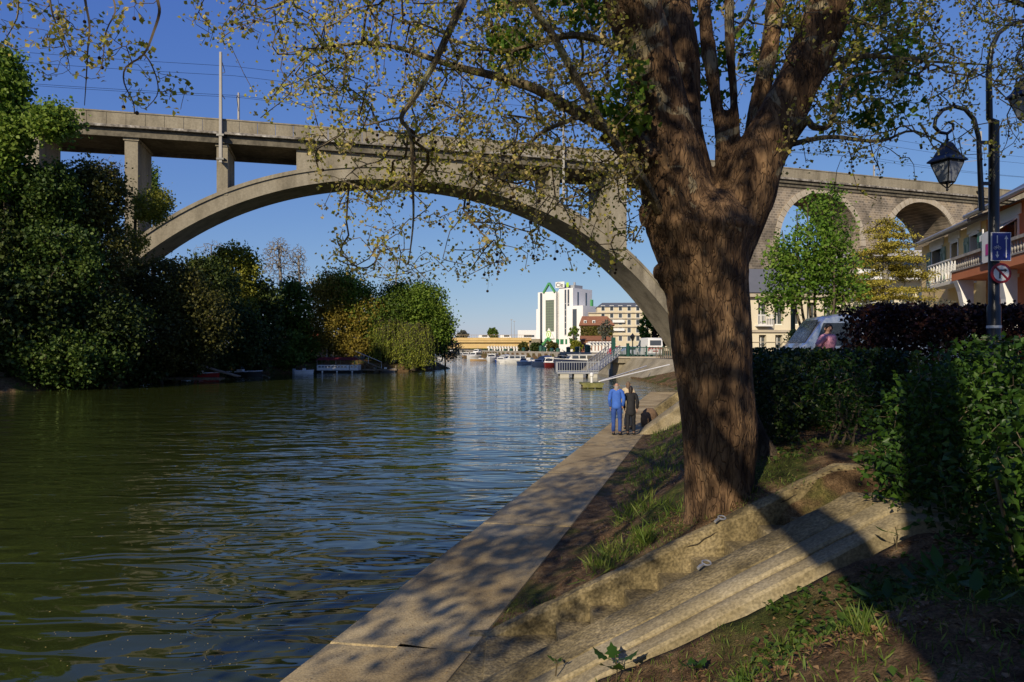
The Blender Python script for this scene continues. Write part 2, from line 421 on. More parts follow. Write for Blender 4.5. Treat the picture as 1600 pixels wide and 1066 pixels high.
# ---------------------------------------------------------------- quay slab
mb=MB()
ye=[-8,2.5,5.1,6.75]+[6.75+4.6*i for i in range(1,9)]+[45]
for i in range(len(ye)-1):
    y0,y1=ye[i]+.012,ye[i+1]-.012
    for (a0,a1) in (((0,1),) if i>2 else ((0,.5),(.508,1.0))):
        def ex(y,f): return float(Rx(y))*(1-f)+(float(QR(y))+0.06*sin(y*1.3)*(f==1))*f
        sk_=.22
        q=[(ex(y0,a0),y0+sk_*0),(ex(y0,a1),y0-sk_*(a1)),(ex(y1,a1),y1-sk_*a1),(ex(y1,a0),y1)]
        mb.loft([[(x,y,-1.5) for x,y in q],[(x,y,CZ-2.85) for x,y in q],[(x+(.012 if k in(0,3) else -.012),y+(.01 if k<2 else -.01),CZ-2.83) for k,(x,y) in enumerate(q)]])
tag(mb.build('quay',M['quay']),kind='structure')
# joints filled with dirt under the slab tops
mb=MB(); mb.add([(float(Rx(y))+.03,y,CZ-2.85) if k==0 else (float(QR(y))-.02,y,CZ-2.85) for y in (-8,15,45) for k in (0,1)],[(0,1,3,2),(2,3,5,4)])
tag(mb.build('quay_joint_bed',mat('joint_moss',[(.05,.045,.02),(.12,.08,.03)],8)),kind='structure')

# ---------------------------------------------------------------- street on the upper bank
def offs(y,s): return float(QR(y))+s/.962
def strip(name,s0,s1,z,y0,y1,m_,dy=4):
    mb=MB(); y=y0; v=[];f=[]
    k=0
    while y<=y1+1e-6:
        for s_ in (s0,s1): v+= [(offs(y,s_),y,z)]
        if k: f.append((2*k-2,2*k-1,2*k+1,2*k))
        k+=1; y+=dy
    mb.add(v,f); return mb
asph=mat('asphalt',[(.035,.034,.033),(.06,.058,.055)],2,.9,.3,60)
tag(strip('road',5.6,11,2.30,14,90,asph).build('road',asph),kind='structure')
mb=MB()
for i in range(14):
    y0=14+i*5.5
    for s0,s1 in ((5.42,5.6),(11,13.1)):
        v=[(offs(y0,s0),y0),(offs(y0,s1),y0),(offs(y0+5.45,s1),y0+5.45),(offs(y0+5.45,s0),y0+5.45)]
        mb.loft([[(a,b,2.0) for a,b in v],[(a,b,2.42) for a,b in v]])
tag(mb.build('pavement',mat('kerb_stone',[(.2,.19,.17),(.32,.3,.27)],2,.9)),kind='structure')
# concrete embankment beyond the little inlet
mb=MB()
top=[(12.5,104),(13.4,88),(15.6,76),(18.8,66),(20,56)]; bot=[(9.6,104),(12.0,84),(12.9,72),(13.3,62),(13.8,55)]
secs=[[(a[0]-.3,a[1],-.8),(b_[0],b_[1],2.15),(b_[0]+2,b_[1]+.5,2.15),(b_[0]+2,b_[1]+.5,-.8)] for a,b_ in zip(bot,top)]
mb.loft(secs); tag(mb.build('embankment',M['concrete']),kind='structure')
# ---------------------------------------------------------------- railway viaduct
VX=[-130,-70,-47.8,-32.8,-15.3,6.2,28,51.5,82.2,130]; VYs=[57.5,71.4,76.5,80.2,84.8,90.9,97.8,105.7,116.3,133]
def _vy(x):
    return float(np.mean([np.interp(x+k,VX,VYs) for k in (-9,-6,-3,0,3,6,9)]))
def vn(x):
    d=Vector((1,(_vy(x+1)-_vy(x-1))/2,0)).normalized(); return Vector((-d.y,d.x,0))
def V(x,dep,z): return Vector((x,_vy(x),CZ+z))+vn(x)*dep
def sweep(mb,x0,x1,st,prof,mi=0):
    k=max(1,int(math.ceil((x1-x0)/st))); secs=[]
    for i in range(k+1):
        x=x0+(x1-x0)*i/k; secs.append([V(x,a,b) for a,b in (prof(x) if callable(prof) else prof)])
    mb.loft(secs,mi)
via=thing('railway_viaduct','long grey concrete railway viaduct with one great arch over the river and stone arches beyond','viaduct',(-12.5,85.6,CZ-3))
WD=8.4
mb=MB(); sweep(mb,-130,130,3,[(.1,23.3),(.1,24.25),(WD-.1,24.25),(WD-.1,23.3),(WD-.6,23.3),(WD-.6,23.75),(.6,23.75),(.6,23.3)]); mb.build('deck',M['concrete_dark'],via,world=True)
mb=MB(); sweep(mb,-130,130,3,[(-.42,24.2),(-.42,24.42),(-.3,24.5),(.3,24.5),(.3,24.2)]); sweep(mb,-130,130,3,[(WD-.3,24.2),(WD-.3,24.5),(WD+.4,24.5),(WD+.4,24.2)]); mb.build('cornice',M['stain'],via,world=True)
for dep,nm in ((-.14,'parapet'),(WD-.1,'parapet')):
    mb=MB(); x=-130
    while x<130:
        sweep(mb,x,x+1.86,2,[(dep,24.5),(dep,25.86),(dep+.2,25.86),(dep+.2,24.5)]); x+=1.9
    sweep(mb,-130,130,3,[(dep-.07,25.85),(dep-.07,26.0),(dep+.28,26.0),(dep+.28,25.85)])
    mb.build(nm,M['concrete'],via,world=True)
CX=-12.5
def ez(x): u=abs(x-CX); return 22.35-.0088*u*u-3.6e-6*u**4
def tz(x): u=abs(x-CX); return 1.85+.0007*u*u*1.1
mb=MB(); sweep(mb,-53.5,28.5,1.0,lambda x:[(.55,ez(x)-tz(x)),(.55,ez(x)-.42),(6.9,ez(x)-.42),(6.9,ez(x)-tz(x))]); mb.build('arch',M['concrete'],via,world=True)
mb=MB(); sweep(mb,-53.5,28.5,1.0,lambda x:[(.38,ez(x)-.44),(.38,ez(x)),(7.05,ez(x)),(7.05,ez(x)-.44)]); mb.build('arch_cap',M['concrete'],via,world=True)
mb=MB(); sweep(mb,-25.2,-4.6,1.0,lambda x:[(.62,ez(x)-.1),(.62,23.32),(6.8,23.32),(6.8,ez(x)-.1)]); mb.build('spandrel_wall',M['concrete'],via,world=True)
def pxx(px,lo=-100,hi=100):                 # where the sight line of a photo column meets the bridge front
    for _ in range(50):
        m_=(lo+hi)/2
        if m_/_vy(m_)<(px-800)/F: lo=m_
        else: hi=m_
    return lo
for px,wd in ((-210,1.3),(-80,1.3),(47,1.3),(203,1.3),(346,1.15),(869,1.25)):
    x=pxx(px); zb=ez(x)-.5 if abs(x-CX)<41 else -3.5
    mb=MB(); sweep(mb,x-wd/2,x+wd/2,1,[(.5,zb),(.5,23.35),(6.4,23.35),(6.4,zb)])
    sweep(mb,x-wd/2-.12,x+wd/2+.12,1,[(.38,23.0),(.38,23.32),(6.5,23.32),(6.5,23.0)])
    mb.build('column',M['concrete'],via,world=True)
x=pxx(966); mb=MB()
sweep(mb,x-1.1,x+1.3,1,[(.25,ez(x)-1.2),(.25,23.35),(7.2,23.35),(7.2,ez(x)-1.2)]); mb.build('pier',M['concrete'],via,world=True)
# stone arcade
m,t,b,o=nt('rubble_masonry')
tc=N(t,'ShaderNodeTexCoord'); sp=N(t,'ShaderNodeSeparateXYZ'); t.links.new(tc.outputs['Object'],sp.inputs[0])
cb=N(t,'ShaderNodeCombineXYZ'); ad=N(t,'ShaderNodeMath',operation='ADD'); t.links.new(sp.outputs[0],ad.inputs[0]); t.links.new(sp.outputs[1],ad.inputs[1])
t.links.new(ad.outputs[0],cb.inputs[0]); t.links.new(sp.outputs[2],cb.inputs[1])
bk=N(t,'ShaderNodeTexBrick'); t.links.new(cb.outputs[0],bk.inputs[0]); bk.inputs['Scale'].default_value=1
bk.inputs['Brick Width'].default_value=.75; bk.inputs['Row Height'].default_value=.36; bk.inputs['Mortar Size'].default_value=.035; bk.inputs['Bias'].default_value=.1
bk.inputs['Color1'].default_value=(.32,.27,.20,1); bk.inputs['Color2'].default_value=(.17,.15,.12,1); bk.inputs['Mortar'].default_value=(.38,.34,.28,1)
n=N(t,'ShaderNodeTexNoise'); n.inputs['Scale'].default_value=.35; n.inputs['Detail'].default_value=8; t.links.new(tc.outputs['Object'],n.inputs['Vector'])
f=ramp(t,n.outputs['Fac'],[(.35,(.5,.48,.45)),(.52,(1,.95,.9)),(.7,(1.2,1.08,.88))])
mx=N(t,'ShaderNodeMix',data_type='RGBA',blend_type='MULTIPLY'); mx.inputs[0].default_value=1
t.links.new(bk.outputs[0],mx.inputs[6]); t.links.new(f,mx.inputs[7]); t.links.new(mx.outputs[2],b.inputs['Base Color']); b.inputs['Roughness'].default_value=.95
bp=N(t,'ShaderNodeBump'); bp.inputs['Strength'].default_value=.6; bp.inputs['Distance'].default_value=.08; t.links.new(n.outputs['Fac'],bp.inputs['Height']); t.links.new(bp.outputs[0],b.inputs['Normal'])
M['masonry']=m
S=[0.0]; SXl=[20.0]
while SXl[-1]<135:
    x=SXl[-1]; S.append(S[-1]+sqrt(.25+(_vy(x+.5)-_vy(x))**2)); SXl.append(x+.5)
def s2x(s): return float(np.interp(s,S,SXl))
def x2s(x): return float(np.interp(x,SXl,S))
c0=x2s(45.8)+.0; cs=[c0,c0+19.7,c0+46,c0+65]; RI=7.5; ZS=15.3
def zin(s):
    for c in cs:
        if abs(s-c)<RI: return ZS+sqrt(max(0,RI*RI-(s-c)**2))
    return None
ss=[]; s_=x2s(27.0)
ev=sorted([s_,x2s(130)]+[c+q for c in cs for q in (-RI+.001,RI-.001)])
while s_<x2s(130): ss.append(s_); s_+=.4
ss=sorted(ss+[c+q for c in cs for q in (-RI-.001,-RI+.001,-RI+.05,-RI+.2,RI-.2,RI-.05,RI-.001,RI+.001)])
mb=MB(); secs=[]
for s_ in ss:
    if s_>x2s(129): break
    x=s2x(s_); zi=zin(s_); zb=-3 if zi is None else zi
    secs.append([V(x,.3,zb),V(x,.3,24.3),V(x,8.1,24.3),V(x,8.1,zb)])
mb.loft(secs); mb.build('masonry_arcade',M['masonry'],via,world=True)
for c in cs[:4]:
    mb=MB(); n=26
    for j in range(n):
        a0=pi*j/n+.006; a1=pi*(j+1)/n-.006; q=[]
        secs=[]
        for a in (a0,a1):
            secs.append([V(s2x(c-cos(a)*r),dp,ZS+sin(a)*r) for r,dp in ((RI-.03,.2),(RI+.85,.2),(RI+.85,.5),(RI-.03,.5))])
        mb.loft(secs)
    mb.build('arch_ring',M['masonry_light'],via,world=True)
mb=MB(); sweep(mb,27,129,3,[(-.15,23.75),(-.15,24.1),(.35,24.1),(.35,23.75)]); mb.build('string_course',M['concrete_dark'],via,world=True)
# catenary masts and wires
def mast(px,z0,z1,dep,w,lab,arm=0,base=True):
    x=pxx(px); p=V(x,dep,z0); o=thing('catenary_mast',lab,'mast',p,0,'catenary masts along the viaduct')
    mb=MB(); L=z1-z0; a=w/2
    mb.loft([[(-a*q,-.12,z),(a*q,-.12,z),(a*q,.12,z),(-a*q,.12,z)] for z,q in ((0,.85),(L,.6))])
    mb.build('post',M['mast'],o)
    if base:
        for z in (.3,3.0): mb=MB(); mb.b2((-a-.22,-.2,z),(a+.22,.75,z+.22)); mb.build('bracket',M['black_metal'],o)
    if arm:
        for za,zb in ((.6,1.0),(2.4,1.1),(4.6,4.2)): mb=MB(); mb.beam((0,0,L-za),vn(x)*arm+Vector((0,0,L-zb)),.06,.07); mb.build('arm',M['mast'],o)
    return o
M['mast']=flat('mast_paint',(.36,.34,.30),.8)
mast(346,20.9,33.4,-.55,.40,'tall pale catenary mast outside the parapet left of the great arch',3.2)
mast(357,24.6,32.2,WD+.6,.30,'slim catenary mast across the deck, just right of the tall left one',-2.0,False)
mast(878,18.7,33.0,-.55,.36,'catenary mast above the column at the right shoulder of the great arch',3.2)
mast(1437,24.6,30.6,WD+.4,.30,'short catenary mast standing above the second stone arch',-2.0,False)
mast(1527,22.0,34.8,-.5,.62,'thick pale catenary mast behind the lantern lamp post',3.2)
for dep,z,lb in ((2.3,33.0,'topmost'),(2.3,31.9,'second highest'),(6.2,30.7,'third highest'),(2.3,29.6,'lowest')):
    p=V(-12,dep,z); mb=MB(); pts=[]
    x=-120
    while x<125: pts.append(V(x,dep,z-.5*sin(pi*((x+120)%44)/44))); x+=4
    mb.tube(pts,.021,4); o=mb.build('overhead_wire',M['black_metal'],None,loc=tuple(p))
    tag(o,lb+' of the four thin overhead railway wires above the viaduct','wire','overhead wires above the viaduct')
from mathutils import noise as mnoise
# ---------------------------------------------------------------- the great plane tree by the stair
YT=7.8
LM={}
LM['plane']=leafmat('plane_leaf',(.32,.34,.04),(.55,.48,.08),(.64,.50,.20),.45,big=.8)
LM['fresh']=leafmat('fresh_leaf',(.07,.15,.014),(.13,.24,.025),(.20,.30,.04),.45,big=.8)
LM['deep']=leafmat('deep_shaded_leaf',(.020,.036,.008),(.042,.066,.012),(.075,.10,.018),.2,big=.25)  # dark leaf colour stands in for shade on the left-bank trees
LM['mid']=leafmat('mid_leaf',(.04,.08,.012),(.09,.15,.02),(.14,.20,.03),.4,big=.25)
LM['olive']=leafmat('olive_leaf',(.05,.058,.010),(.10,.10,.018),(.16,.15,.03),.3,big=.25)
LM['yellow']=leafmat('yellow_leaf',(.17,.19,.02),(.28,.28,.035),(.36,.34,.05),.42,big=.3)
LM['lime']=leafmat('lime_leaf',(.08,.15,.016),(.16,.25,.03),(.24,.32,.05),.42,big=.3)
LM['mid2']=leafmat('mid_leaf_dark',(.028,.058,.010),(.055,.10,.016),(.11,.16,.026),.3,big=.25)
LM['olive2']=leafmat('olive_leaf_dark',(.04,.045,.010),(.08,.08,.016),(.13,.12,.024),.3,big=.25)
LM['rust']=leafmat('rust_leaf',(.16,.14,.022),(.30,.23,.035),(.38,.30,.06),.42,big=.3)
LM['grey']=leafmat('grey_leaf',(.07,.075,.055),(.12,.125,.09),(.17,.17,.13),.2,big=.3)
LM['purple']=leafmat('purple_leaf',(.012,.006,.006),(.03,.012,.010),(.06,.022,.014),.2,big=.6)
LM['shrub']=leafmat('shrub_leaf',(.018,.046,.007),(.036,.085,.011),(.07,.135,.018),.35,rough=.4,big=1)
LM['hedge']=leafmat('hedge_leaf',(.010,.026,.005),(.022,.045,.008),(.04,.07,.012),.25,rough=.45,big=.8)

def barkmat(name,cols,patch,sc=1.0):
    m,t,b,o=nt(name); tc=N(t,'ShaderNodeTexCoord'); mp=N(t,'ShaderNodeMapping'); mp.inputs['Scale'].default_value=(1*sc,1*sc,.28*sc)
    t.links.new(tc.outputs['Object'],mp.inputs[0])
    n=N(t,'ShaderNodeTexNoise'); n.inputs['Scale'].default_value=7; n.inputs['Detail'].default_value=9; n.inputs['Roughness'].default_value=.68; n.inputs['Distortion'].default_value=.6
    t.links.new(mp.outputs[0],n.inputs['Vector'])
    v=N(t,'ShaderNodeTexVoronoi',feature='DISTANCE_TO_EDGE'); v.inputs['Scale'].default_value=14
    nn=N(t,'ShaderNodeTexNoise'); nn.inputs['Scale'].default_value=9; t.links.new(mp.outputs[0],nn.inputs['Vector'])
    mxv=N(t,'ShaderNodeMix',data_type='VECTOR'); mxv.inputs[0].default_value=.3; t.links.new(mp.outputs[0],mxv.inputs[4]); t.links.new(nn.outputs['Color'],mxv.inputs[5]); t.links.new(mxv.outputs[1],v.inputs['Vector'])
    c=ramp(t,n.outputs['Fac'],[(.32,cols[0]),(.47,cols[1]),(.58,cols[2]),(.72,cols[3])])
    p=N(t,'ShaderNodeTexNoise'); p.inputs['Scale'].default_value=2.6; p.inputs['Detail'].default_value=5; p.inputs['Distortion'].default_value=1.2; t.links.new(tc.outputs['Object'],p.inputs['Vector'])
    z=N(t,'ShaderNodeSeparateXYZ'); t.links.new(tc.outputs['Object'],z.inputs[0])
    zz=N(t,'ShaderNodeMapRange'); zz.inputs[1].default_value=2.0; zz.inputs[2].default_value=6; zz.inputs[3].default_value=-.13; zz.inputs[4].default_value=.035; t.links.new(z.outputs[2],zz.inputs[0])
    ad=N(t,'ShaderNodeMath',operation='ADD'); t.links.new(p.outputs['Fac'],ad.inputs[0]); t.links.new(zz.outputs[0],ad.inputs[1])
    f=ramp(t,ad.outputs[0],[(.56,(0,0,0)),(.60,(1,1,1))])
    mx=N(t,'ShaderNodeMix',data_type='RGBA'); t.links.new(f,mx.inputs[0]); t.links.new(c,mx.inputs[6]); mx.inputs[7].default_value=c4(patch)
    cr=ramp(t,v.outputs[0],[(0,(.36,.32,.29)),(.06,(1,1,1))])
    m2=N(t,'ShaderNodeMix',data_type='RGBA',blend_type='MULTIPLY'); m2.inputs[0].default_value=.8; t.links.new(mx.outputs[2],m2.inputs[6]); t.links.new(cr,m2.inputs[7])
    t.links.new(m2.outputs[2],b.inputs['Base Color']); b.inputs['Roughness'].default_value=.9; b.inputs['Specular IOR Level'].default_value=.2
    h=N(t,'ShaderNodeMath',operation='ADD'); mr=ramp(t,v.outputs[0],[(0,(0,0,0)),(.10,(.42,.42,.42))]); t.links.new(n.outputs['Fac'],h.inputs[0]); t.links.new(mr,h.inputs[1])
    bp=N(t,'ShaderNodeBump'); bp.inputs['Strength'].default_value=.9; bp.inputs['Distance'].default_value=.035; t.links.new(h.outputs[0],bp.inputs['Height']); t.links.new(bp.outputs[0],b.inputs['Normal'])
    return m
M['plane_bark']=barkmat('plane_tree_bark',[(.028,.016,.009),(.095,.056,.029),(.19,.115,.057),(.30,.195,.10)],(.27,.22,.13))
M['maple_bark']=barkmat('maple_bark',[(.03,.022,.014),(.08,.06,.038),(.12,.09,.06),(.17,.13,.085)],(.13,.12,.07))
M['limb_bark']=barkmat('limb_bark',[(.05,.035,.02),(.13,.10,.055),(.2,.165,.09),(.3,.25,.15)],(.26,.25,.13),1.6)

def pr(px,py,Y,r): return (P(px,py,Y),r/F*Y)
def fused(tubes,vox,amp,name,m,parent,ns=(5,5,1.6)):
    """trunk and limbs fused into one skin, then furrowed like bark"""
    mb=MB()
    for tb_ in tubes: 
        sk=Skel(); ids=sk.poly([a for a,_ in tb_],[r for _,r in tb_],sub=5)
        rr=[sk.fix[i] for i in ids]; mb.tube([sk.p[i] for i in ids],rr,20)
    o=mb.build(name,m,parent,True,world=True)
    rm=o.modifiers.new('r','REMESH'); rm.mode='VOXEL'; rm.voxel_size=vox
    sm_=o.modifiers.new('s','SMOOTH'); sm_.iterations=4; sm_.factor=.6
    dg=bpy.context.evaluated_depsgraph_get(); me=bpy.data.meshes.new_from_object(o.evaluated_get(dg))
    o.modifiers.clear(); o.data=me; me.materials.clear(); me.materials.append(m)
    nv=len(me.vertices); co=np.zeros(nv*3); me.vertices.foreach_get('co',co); co=co.reshape(-1,3)
    nr=np.array([v.normal[:] for v in me.vertices])
    L=wmat(parent).translation; out=np.zeros(nv)
    for i in range(nv):
        x,y,z=co[i]; q=Vector(((x+L.x)*ns[0],(y+L.y)*ns[1],(z+L.z)*ns[2]))
        a=mnoise.noise(q*1.0+Vector((0,0,mnoise.noise(q*.7))))
        b_=1-abs(mnoise.noise(q*2.2)); c_=mnoise.noise(Vector((x*2.1,y*2.1,z*1.3)))
        out[i]=amp*(.8*a+1.3*(b_-.7))+amp*2.2*c_
    co+=nr*out[:,None]; me.vertices.foreach_set('co',co.ravel()); me.update()
    me.polygons.foreach_set('use_smooth',[True]*len(me.polygons)); return o
base=P(1126,815,YT)
pt=thing('plane_tree','huge old plane tree with flaking brown bark forking over the stair beside the river','tree',base)
trunk=[]
for py,l,r in ((900,1050,1200),(835,1062,1190),(800,1072,1180),(750,1070,1178),(700,1068,1180),(640,1063,1178),(580,1056,1174),(520,1049,1170),(460,1041,1167),(400,1026,1170),(360,1012,1180),(332,1024,1172),(300,1062,1142)):
    trunk.append(pr((l+r)/2,py,YT,(r-l)/2))
T=[trunk,
 [pr(1085,400,YT-.02,52),pr(1068,345,YT-.05,60),pr(1052,285,YT-.05,53),pr(1038,220,YT-.05,47),pr(1030,150,YT-.1,40),pr(1014,80,YT-.15,38),pr(988,10,YT-.25,41),pr(962,-60,YT-.4,37),pr(930,-160,YT-.6,33),pr(905,-300,YT-.7,28)],
 [pr(1085,350,YT+.15,46),pr(1078,280,YT+.2,36),pr(1070,200,YT+.3,27),pr(1068,100,YT+.4,24),pr(1056,0,YT+.5,22),pr(1050,-100,YT+.6,25),pr(1045,-250,YT+.8,20)],
 [pr(1118,410,YT,50),pr(1140,355,YT,48),pr(1164,308,YT,43),pr(1184,250,YT,40),pr(1216,190,YT,36),pr(1248,125,YT-.05,33),pr(1276,60,YT-.1,33),pr(1298,0,YT-.15,33),pr(1330,-80,YT-.2,36),pr(1370,-200,YT-.3,30),pr(1400,-330,YT-.4,24)],
 [pr(1124,330,YT+.1,26),pr(1132,265,YT+.12,15),pr(1126,200,YT+.2,11),pr(1114,120,YT+.3,11),pr(1104,50,YT+.4,10),pr(1096,-40,YT+.5,12),pr(1085,-200,YT+.6,9)],
 [pr(1140,320,YT+.1,22),pr(1148,250,YT+.15,10),pr(1146,150,YT+.2,8),pr(1140,60,YT+.2,8),pr(1138,-30,YT+.2,10),pr(1130,-150,YT+.2,8)],
 [pr(1156,320,YT+.3,26),pr(1176,240,YT+.4,14),pr(1190,150,YT+.5,12),pr(1204,75,YT+.6,12),pr(1218,-20,YT+.7,11),pr(1240,-160,YT+.8,11)],
 # knobs, root flare
 [pr(1010,250,YT-.2,30),pr(988,222,YT-.25,18),pr(974,208,YT-.27,9)],
 [pr(1046,430,YT-.05,28),pr(1024,422,YT-.12,9)],
 [pr(1018,330,YT-.15,30),pr(1005,325,YT-.2,9)],
 [pr(1138,760,YT+.05,38),pr(1165,812,YT+.1,22),pr(1186,850,YT+.1,10)],
]
fused(T,.018,.013,'trunk',M['plane_bark'],pt,ns=(7,7,2.1))
bs=Skel()
def pb(pts,r0,r1):
    n=len(pts); return bs.poly([P(*q) for q in pts],[ (r0+(r1-r0)*(i/(n-1))**.8) for i in range(n)],sub=4)
i1=pb([(1020,222,7.7),(972,206,7.5),(931,191,7.35),(890,169,7.3),(837,139,7.35),(777,120,7.4),(727,108,7.5),(680,94,7.6),(627,76,7.8),(560,68,8.1),(480,80,8.5)],.085,.014)
i2=pb([(1030,330,7.5),(1002,277,7.2),(961,225,7.0),(924,165,6.9),(897,116,6.85),(860,49,6.8),(837,19,6.75),(800,-50,6.7),(770,-140,6.7)],.055,.03)
i3=pb([(930,-160,7.2),(820,-120,6.9),(745,-50,6.7),(725,0,6.6),(702,49,6.5),(680,97,6.5),(650,150,6.5),(627,184,6.5),(641,210,6.5),(644,270,6.5),(646,340,6.5),(640,400,6.5)],.06,.006)
i4=pb([(1000,90,7.6),(976,75,7.5),(912,56,7.6),(875,58,7.8),(837,69,8),(780,80,8.3),(700,60,8.6),(620,30,9)],.06,.012)
i5=pb([(912,182,7.3),(894,187,7.2),(849,206,7.0),(822,229,6.9),(807,251,6.9),(780,300,6.9)],.035,.006)
i6=pb([(940,-100,7.4),(800,-80,8),(640,-60,8.5),(520,-30,9),(430,10,9.5)],.09,.02)
i7=pb([(1230,230,7.7),(1259,190,7.5),(1272,199,7.4),(1296,196,7.3),(1311,150,7.3),(1330,120,7.4),(1390,110,7.6)],.05,.012)
i8=pb([(1280,105,7.7),(1300,98,7.8),(1345,88,8),(1398,90,8.2),(1450,96,8.5),(1540,101,9)],.05,.01)
i9=pb([(1240,225,7.8),(1300,214,8),(1375,221,8.4),(1430,205,8.8),(1500,240,9.2)],.035,.008)
i10=pb([(1330,-80,7.5),(1420,-70,7.8),(1500,-40,8.2),(1580,0,8.6),(1680,40,9)],.08,.02)
i11=pb([(1210,-20,8.4),(1200,30,8.6),(1230,40,9),(1290,30,9.5),(1360,40,10)],.05,.015)
i12=pb([(1140,60,8),(1165,30,8.1),(1180,-10,8.2)],.03,.02)
def reg(x0,x1,y0,y1,Ya,Yb,n,f=None):
    out=[]
    while len(out)<n:
        x=RS.uniform(x0,x1); y=RS.uniform(y0,y1)
        if f is not None and RS.uniform()>f(x,y): continue
        out.append(P(x,y,RS.uniform(Ya,Yb)))
    return out
def dens(x,y):
    # left crown: thick top right, ragged towards the lower left
    e=1.0
    if x<430: e=.35 if y<70 else .05
    elif x<520: e=.9 if y<150 else .12
    if y>200: e*=.62 if x>500 else .04
    if y>300: e*=.7
    if y>250 and x<560: e*=.6
    if 520<x<640 and 170<y<260: e*=.6
    return e
TG=reg(330,1010,-60,435,6.4,9.6,1180,dens)
TG+=reg(480,1000,180,300,6.4,8,150)
TG+=reg(1215,1640,-60,340,6.9,10.2,560,lambda x,y: max(.04,1-.0042*max(0,y-60)-.0007*max(0,x-1400)))
TG+=reg(1050,1250,-60,230,8.2,10.5,90)
TG+=reg(300,1600,-420,-60,6,10.5,360)
ends=bs.grow(TG,.14,.16,.16,start=0); r=bs.radii(.005,2.35,cap=.05)
mb=MB(); bs.mesh(mb,r,lo=.016); mb.build('branch',M['limb_bark'],pt,True,world=True)
mb=MB(); bs.mesh(mb,r,hi=.016); mb.build('twigs',M['twig'],pt,False,world=True)
pe=np.array([bs.p[i] for i in ends]); 
mid=[]
for ids in bs.path[12:]:
    for i in ids[len(ids)//2::2]: mid.append(bs.p[i])
mid=np.array(mid)
sel=lambda a,p_: a[RS.uniform(size=len(a))<p_]
L=np.vstack([clump(pe,12,.055),clump(sel(mid,.8),4,.04)])
leaves('leaves',L,.037,LM['plane'],pt,up=.15,wide=.5,jitter=.45)
# seed balls
mb=MB(); q=sel(pe,.13)
for a in q:
    a=Vector(a); l=RS.uniform(.05,.16)
    for k in range(RS.randint(1,3)):
        c=a+Vector((RS.uniform(-.02,.02),RS.uniform(-.02,.02),-l-k*.07)); mb.tube([a,c],[.0015,.0015],3,cap=False)
        mb.lathe(c-Vector((0,0,.016)),[(.004,0),(.013,.005),(.017,.016),(.013,.027),(.004,.032)],6)
tag(mb.build('seed_balls',mat('seed_ball',[(.025,.015,.008),(.06,.035,.02)],60,.95),pt,world=True),kind='stuff')

# maple behind the plane tree: dark trunk right of it, fresh green sprays round the limbs
mt=thing('maple_tree','dark-stemmed maple with fresh green leaves close behind the great plane tree','tree',P(1212,694,8.9))
fused([[pr(1196,720,8.9,26),pr(1182,680,8.9,16),pr(1162,620,8.9,12),pr(1150,540,8.95,11),pr(1146,470,9,10),pr(1152,380,9,10),pr(1160,290,9,9),pr(1172,200,9.1,8),pr(1190,110,9.2,8),pr(1206,0,9.3,7),pr(1210,-120,9.4,7)]],.03,.006,'trunk',M['maple_bark'],mt)
ms=Skel(); ms.poly([P(1152,380,9),P(1160,290,9),P(1172,200,9.1),P(1190,110,9.2),P(1206,0,9.3),P(1210,-120,9.4)],[.07,.07,.06,.06,.05,.04])
ms.poly([P(1206,0,9.3),P(1120,-90,9),P(1000,-60,8.8),P(880,-40,8.6),P(790,20,8.4)],[.06,.05,.04,.03,.012])
ms.poly([P(1172,200,9.1),P(1280,120,9.3),P(1350,90,9.6),P(1420,70,10)],[.05,.04,.03,.012])
TT=reg(770,830,50,110,8.2,8.8,18)+reg(880,1000,20,70,8.4,9,12)+reg(965,1000,100,200,7.1,7.5,8)+reg(930,975,150,190,7.0,7.4,5)+reg(740,990,-30,20,8.2,9,30)
TT+=reg(1080,1250,-40,160,9.2,10,30)+reg(1290,1440,40,200,9,10.3,42)+reg(1290,1420,-60,60,9,10.3,26)+reg(900,1500,-300,-50,8.6,10.5,60)
en=ms.grow(TT,.2,.12,.14); r=ms.radii(.005,2.3,cap=.04); mb=MB(); ms.mesh(mb,r); mb.build('branch',M['twig'],mt,False,world=True)
leaves('leaves',clump(np.array([ms.p[i] for i in en]),20,.10),.085,LM['fresh'],mt,up=.3,wide=.55)

# plane tree whose trunk stands behind the camera: its shadow crosses the stair, its twigs hang in at the top left
b2=thing('plane_tree','plane tree behind the viewpoint, its bare twigs hanging into the sky at top left','tree',(-1.05,-3.0,1.3))
bt=Vector((-1.05,-3.0,.2))
fused([[(bt,.45),(bt+Vector((0,0,.7)),.30),(bt+Vector((.05,0,4)),.24),(bt+Vector((.1,.1,9)),.21),(bt+Vector((0,.2,12)),.2),(bt+Vector((-.6,.4,15)),.14)],
 [(bt+Vector((.1,.1,5)),.2),(bt+Vector((-.5,.4,6.2)),.2),(bt+Vector((-1.4,1.8,7.2)),.15),(bt+Vector((-1.6,2.4,7.6)),.12)],
 [(bt+Vector((0,.1,9.5)),.19),(bt+Vector((-1.2,.3,11.5)),.18),(bt+Vector((-2.5,.4,13)),.1)]],.06,.015,'trunk',M['plane_bark'],b2)
s2=Skel()
s2.poly([bt+Vector((-.5,.4,6)),bt+Vector((-1.6,2.4,7.6)),Vector((-3.2,2.2,7.9)),P(60,-420,5.5),P(60,-250,5.8)],[.16,.12,.09,.06,.04],sub=5)
s2.poly([Vector((-3.2,2.2,7.9)),P(330,-500,5.2),P(270,-200,5.2),P(240,-40,5.2)],[.07,.05,.03,.018],sub=5)
s2.poly([P(240,-40,5.2),P(246,0,5.2),P(249,20,5.2),P(240,50,5.2),P(225,85,5.2),P(197,105,5.2),P(194,130,5.2),P(208,160,5.2),P(210,178,5.2)],[.017,.013,.012,.010,.008,.007,.006,.005,.004],sub=3)
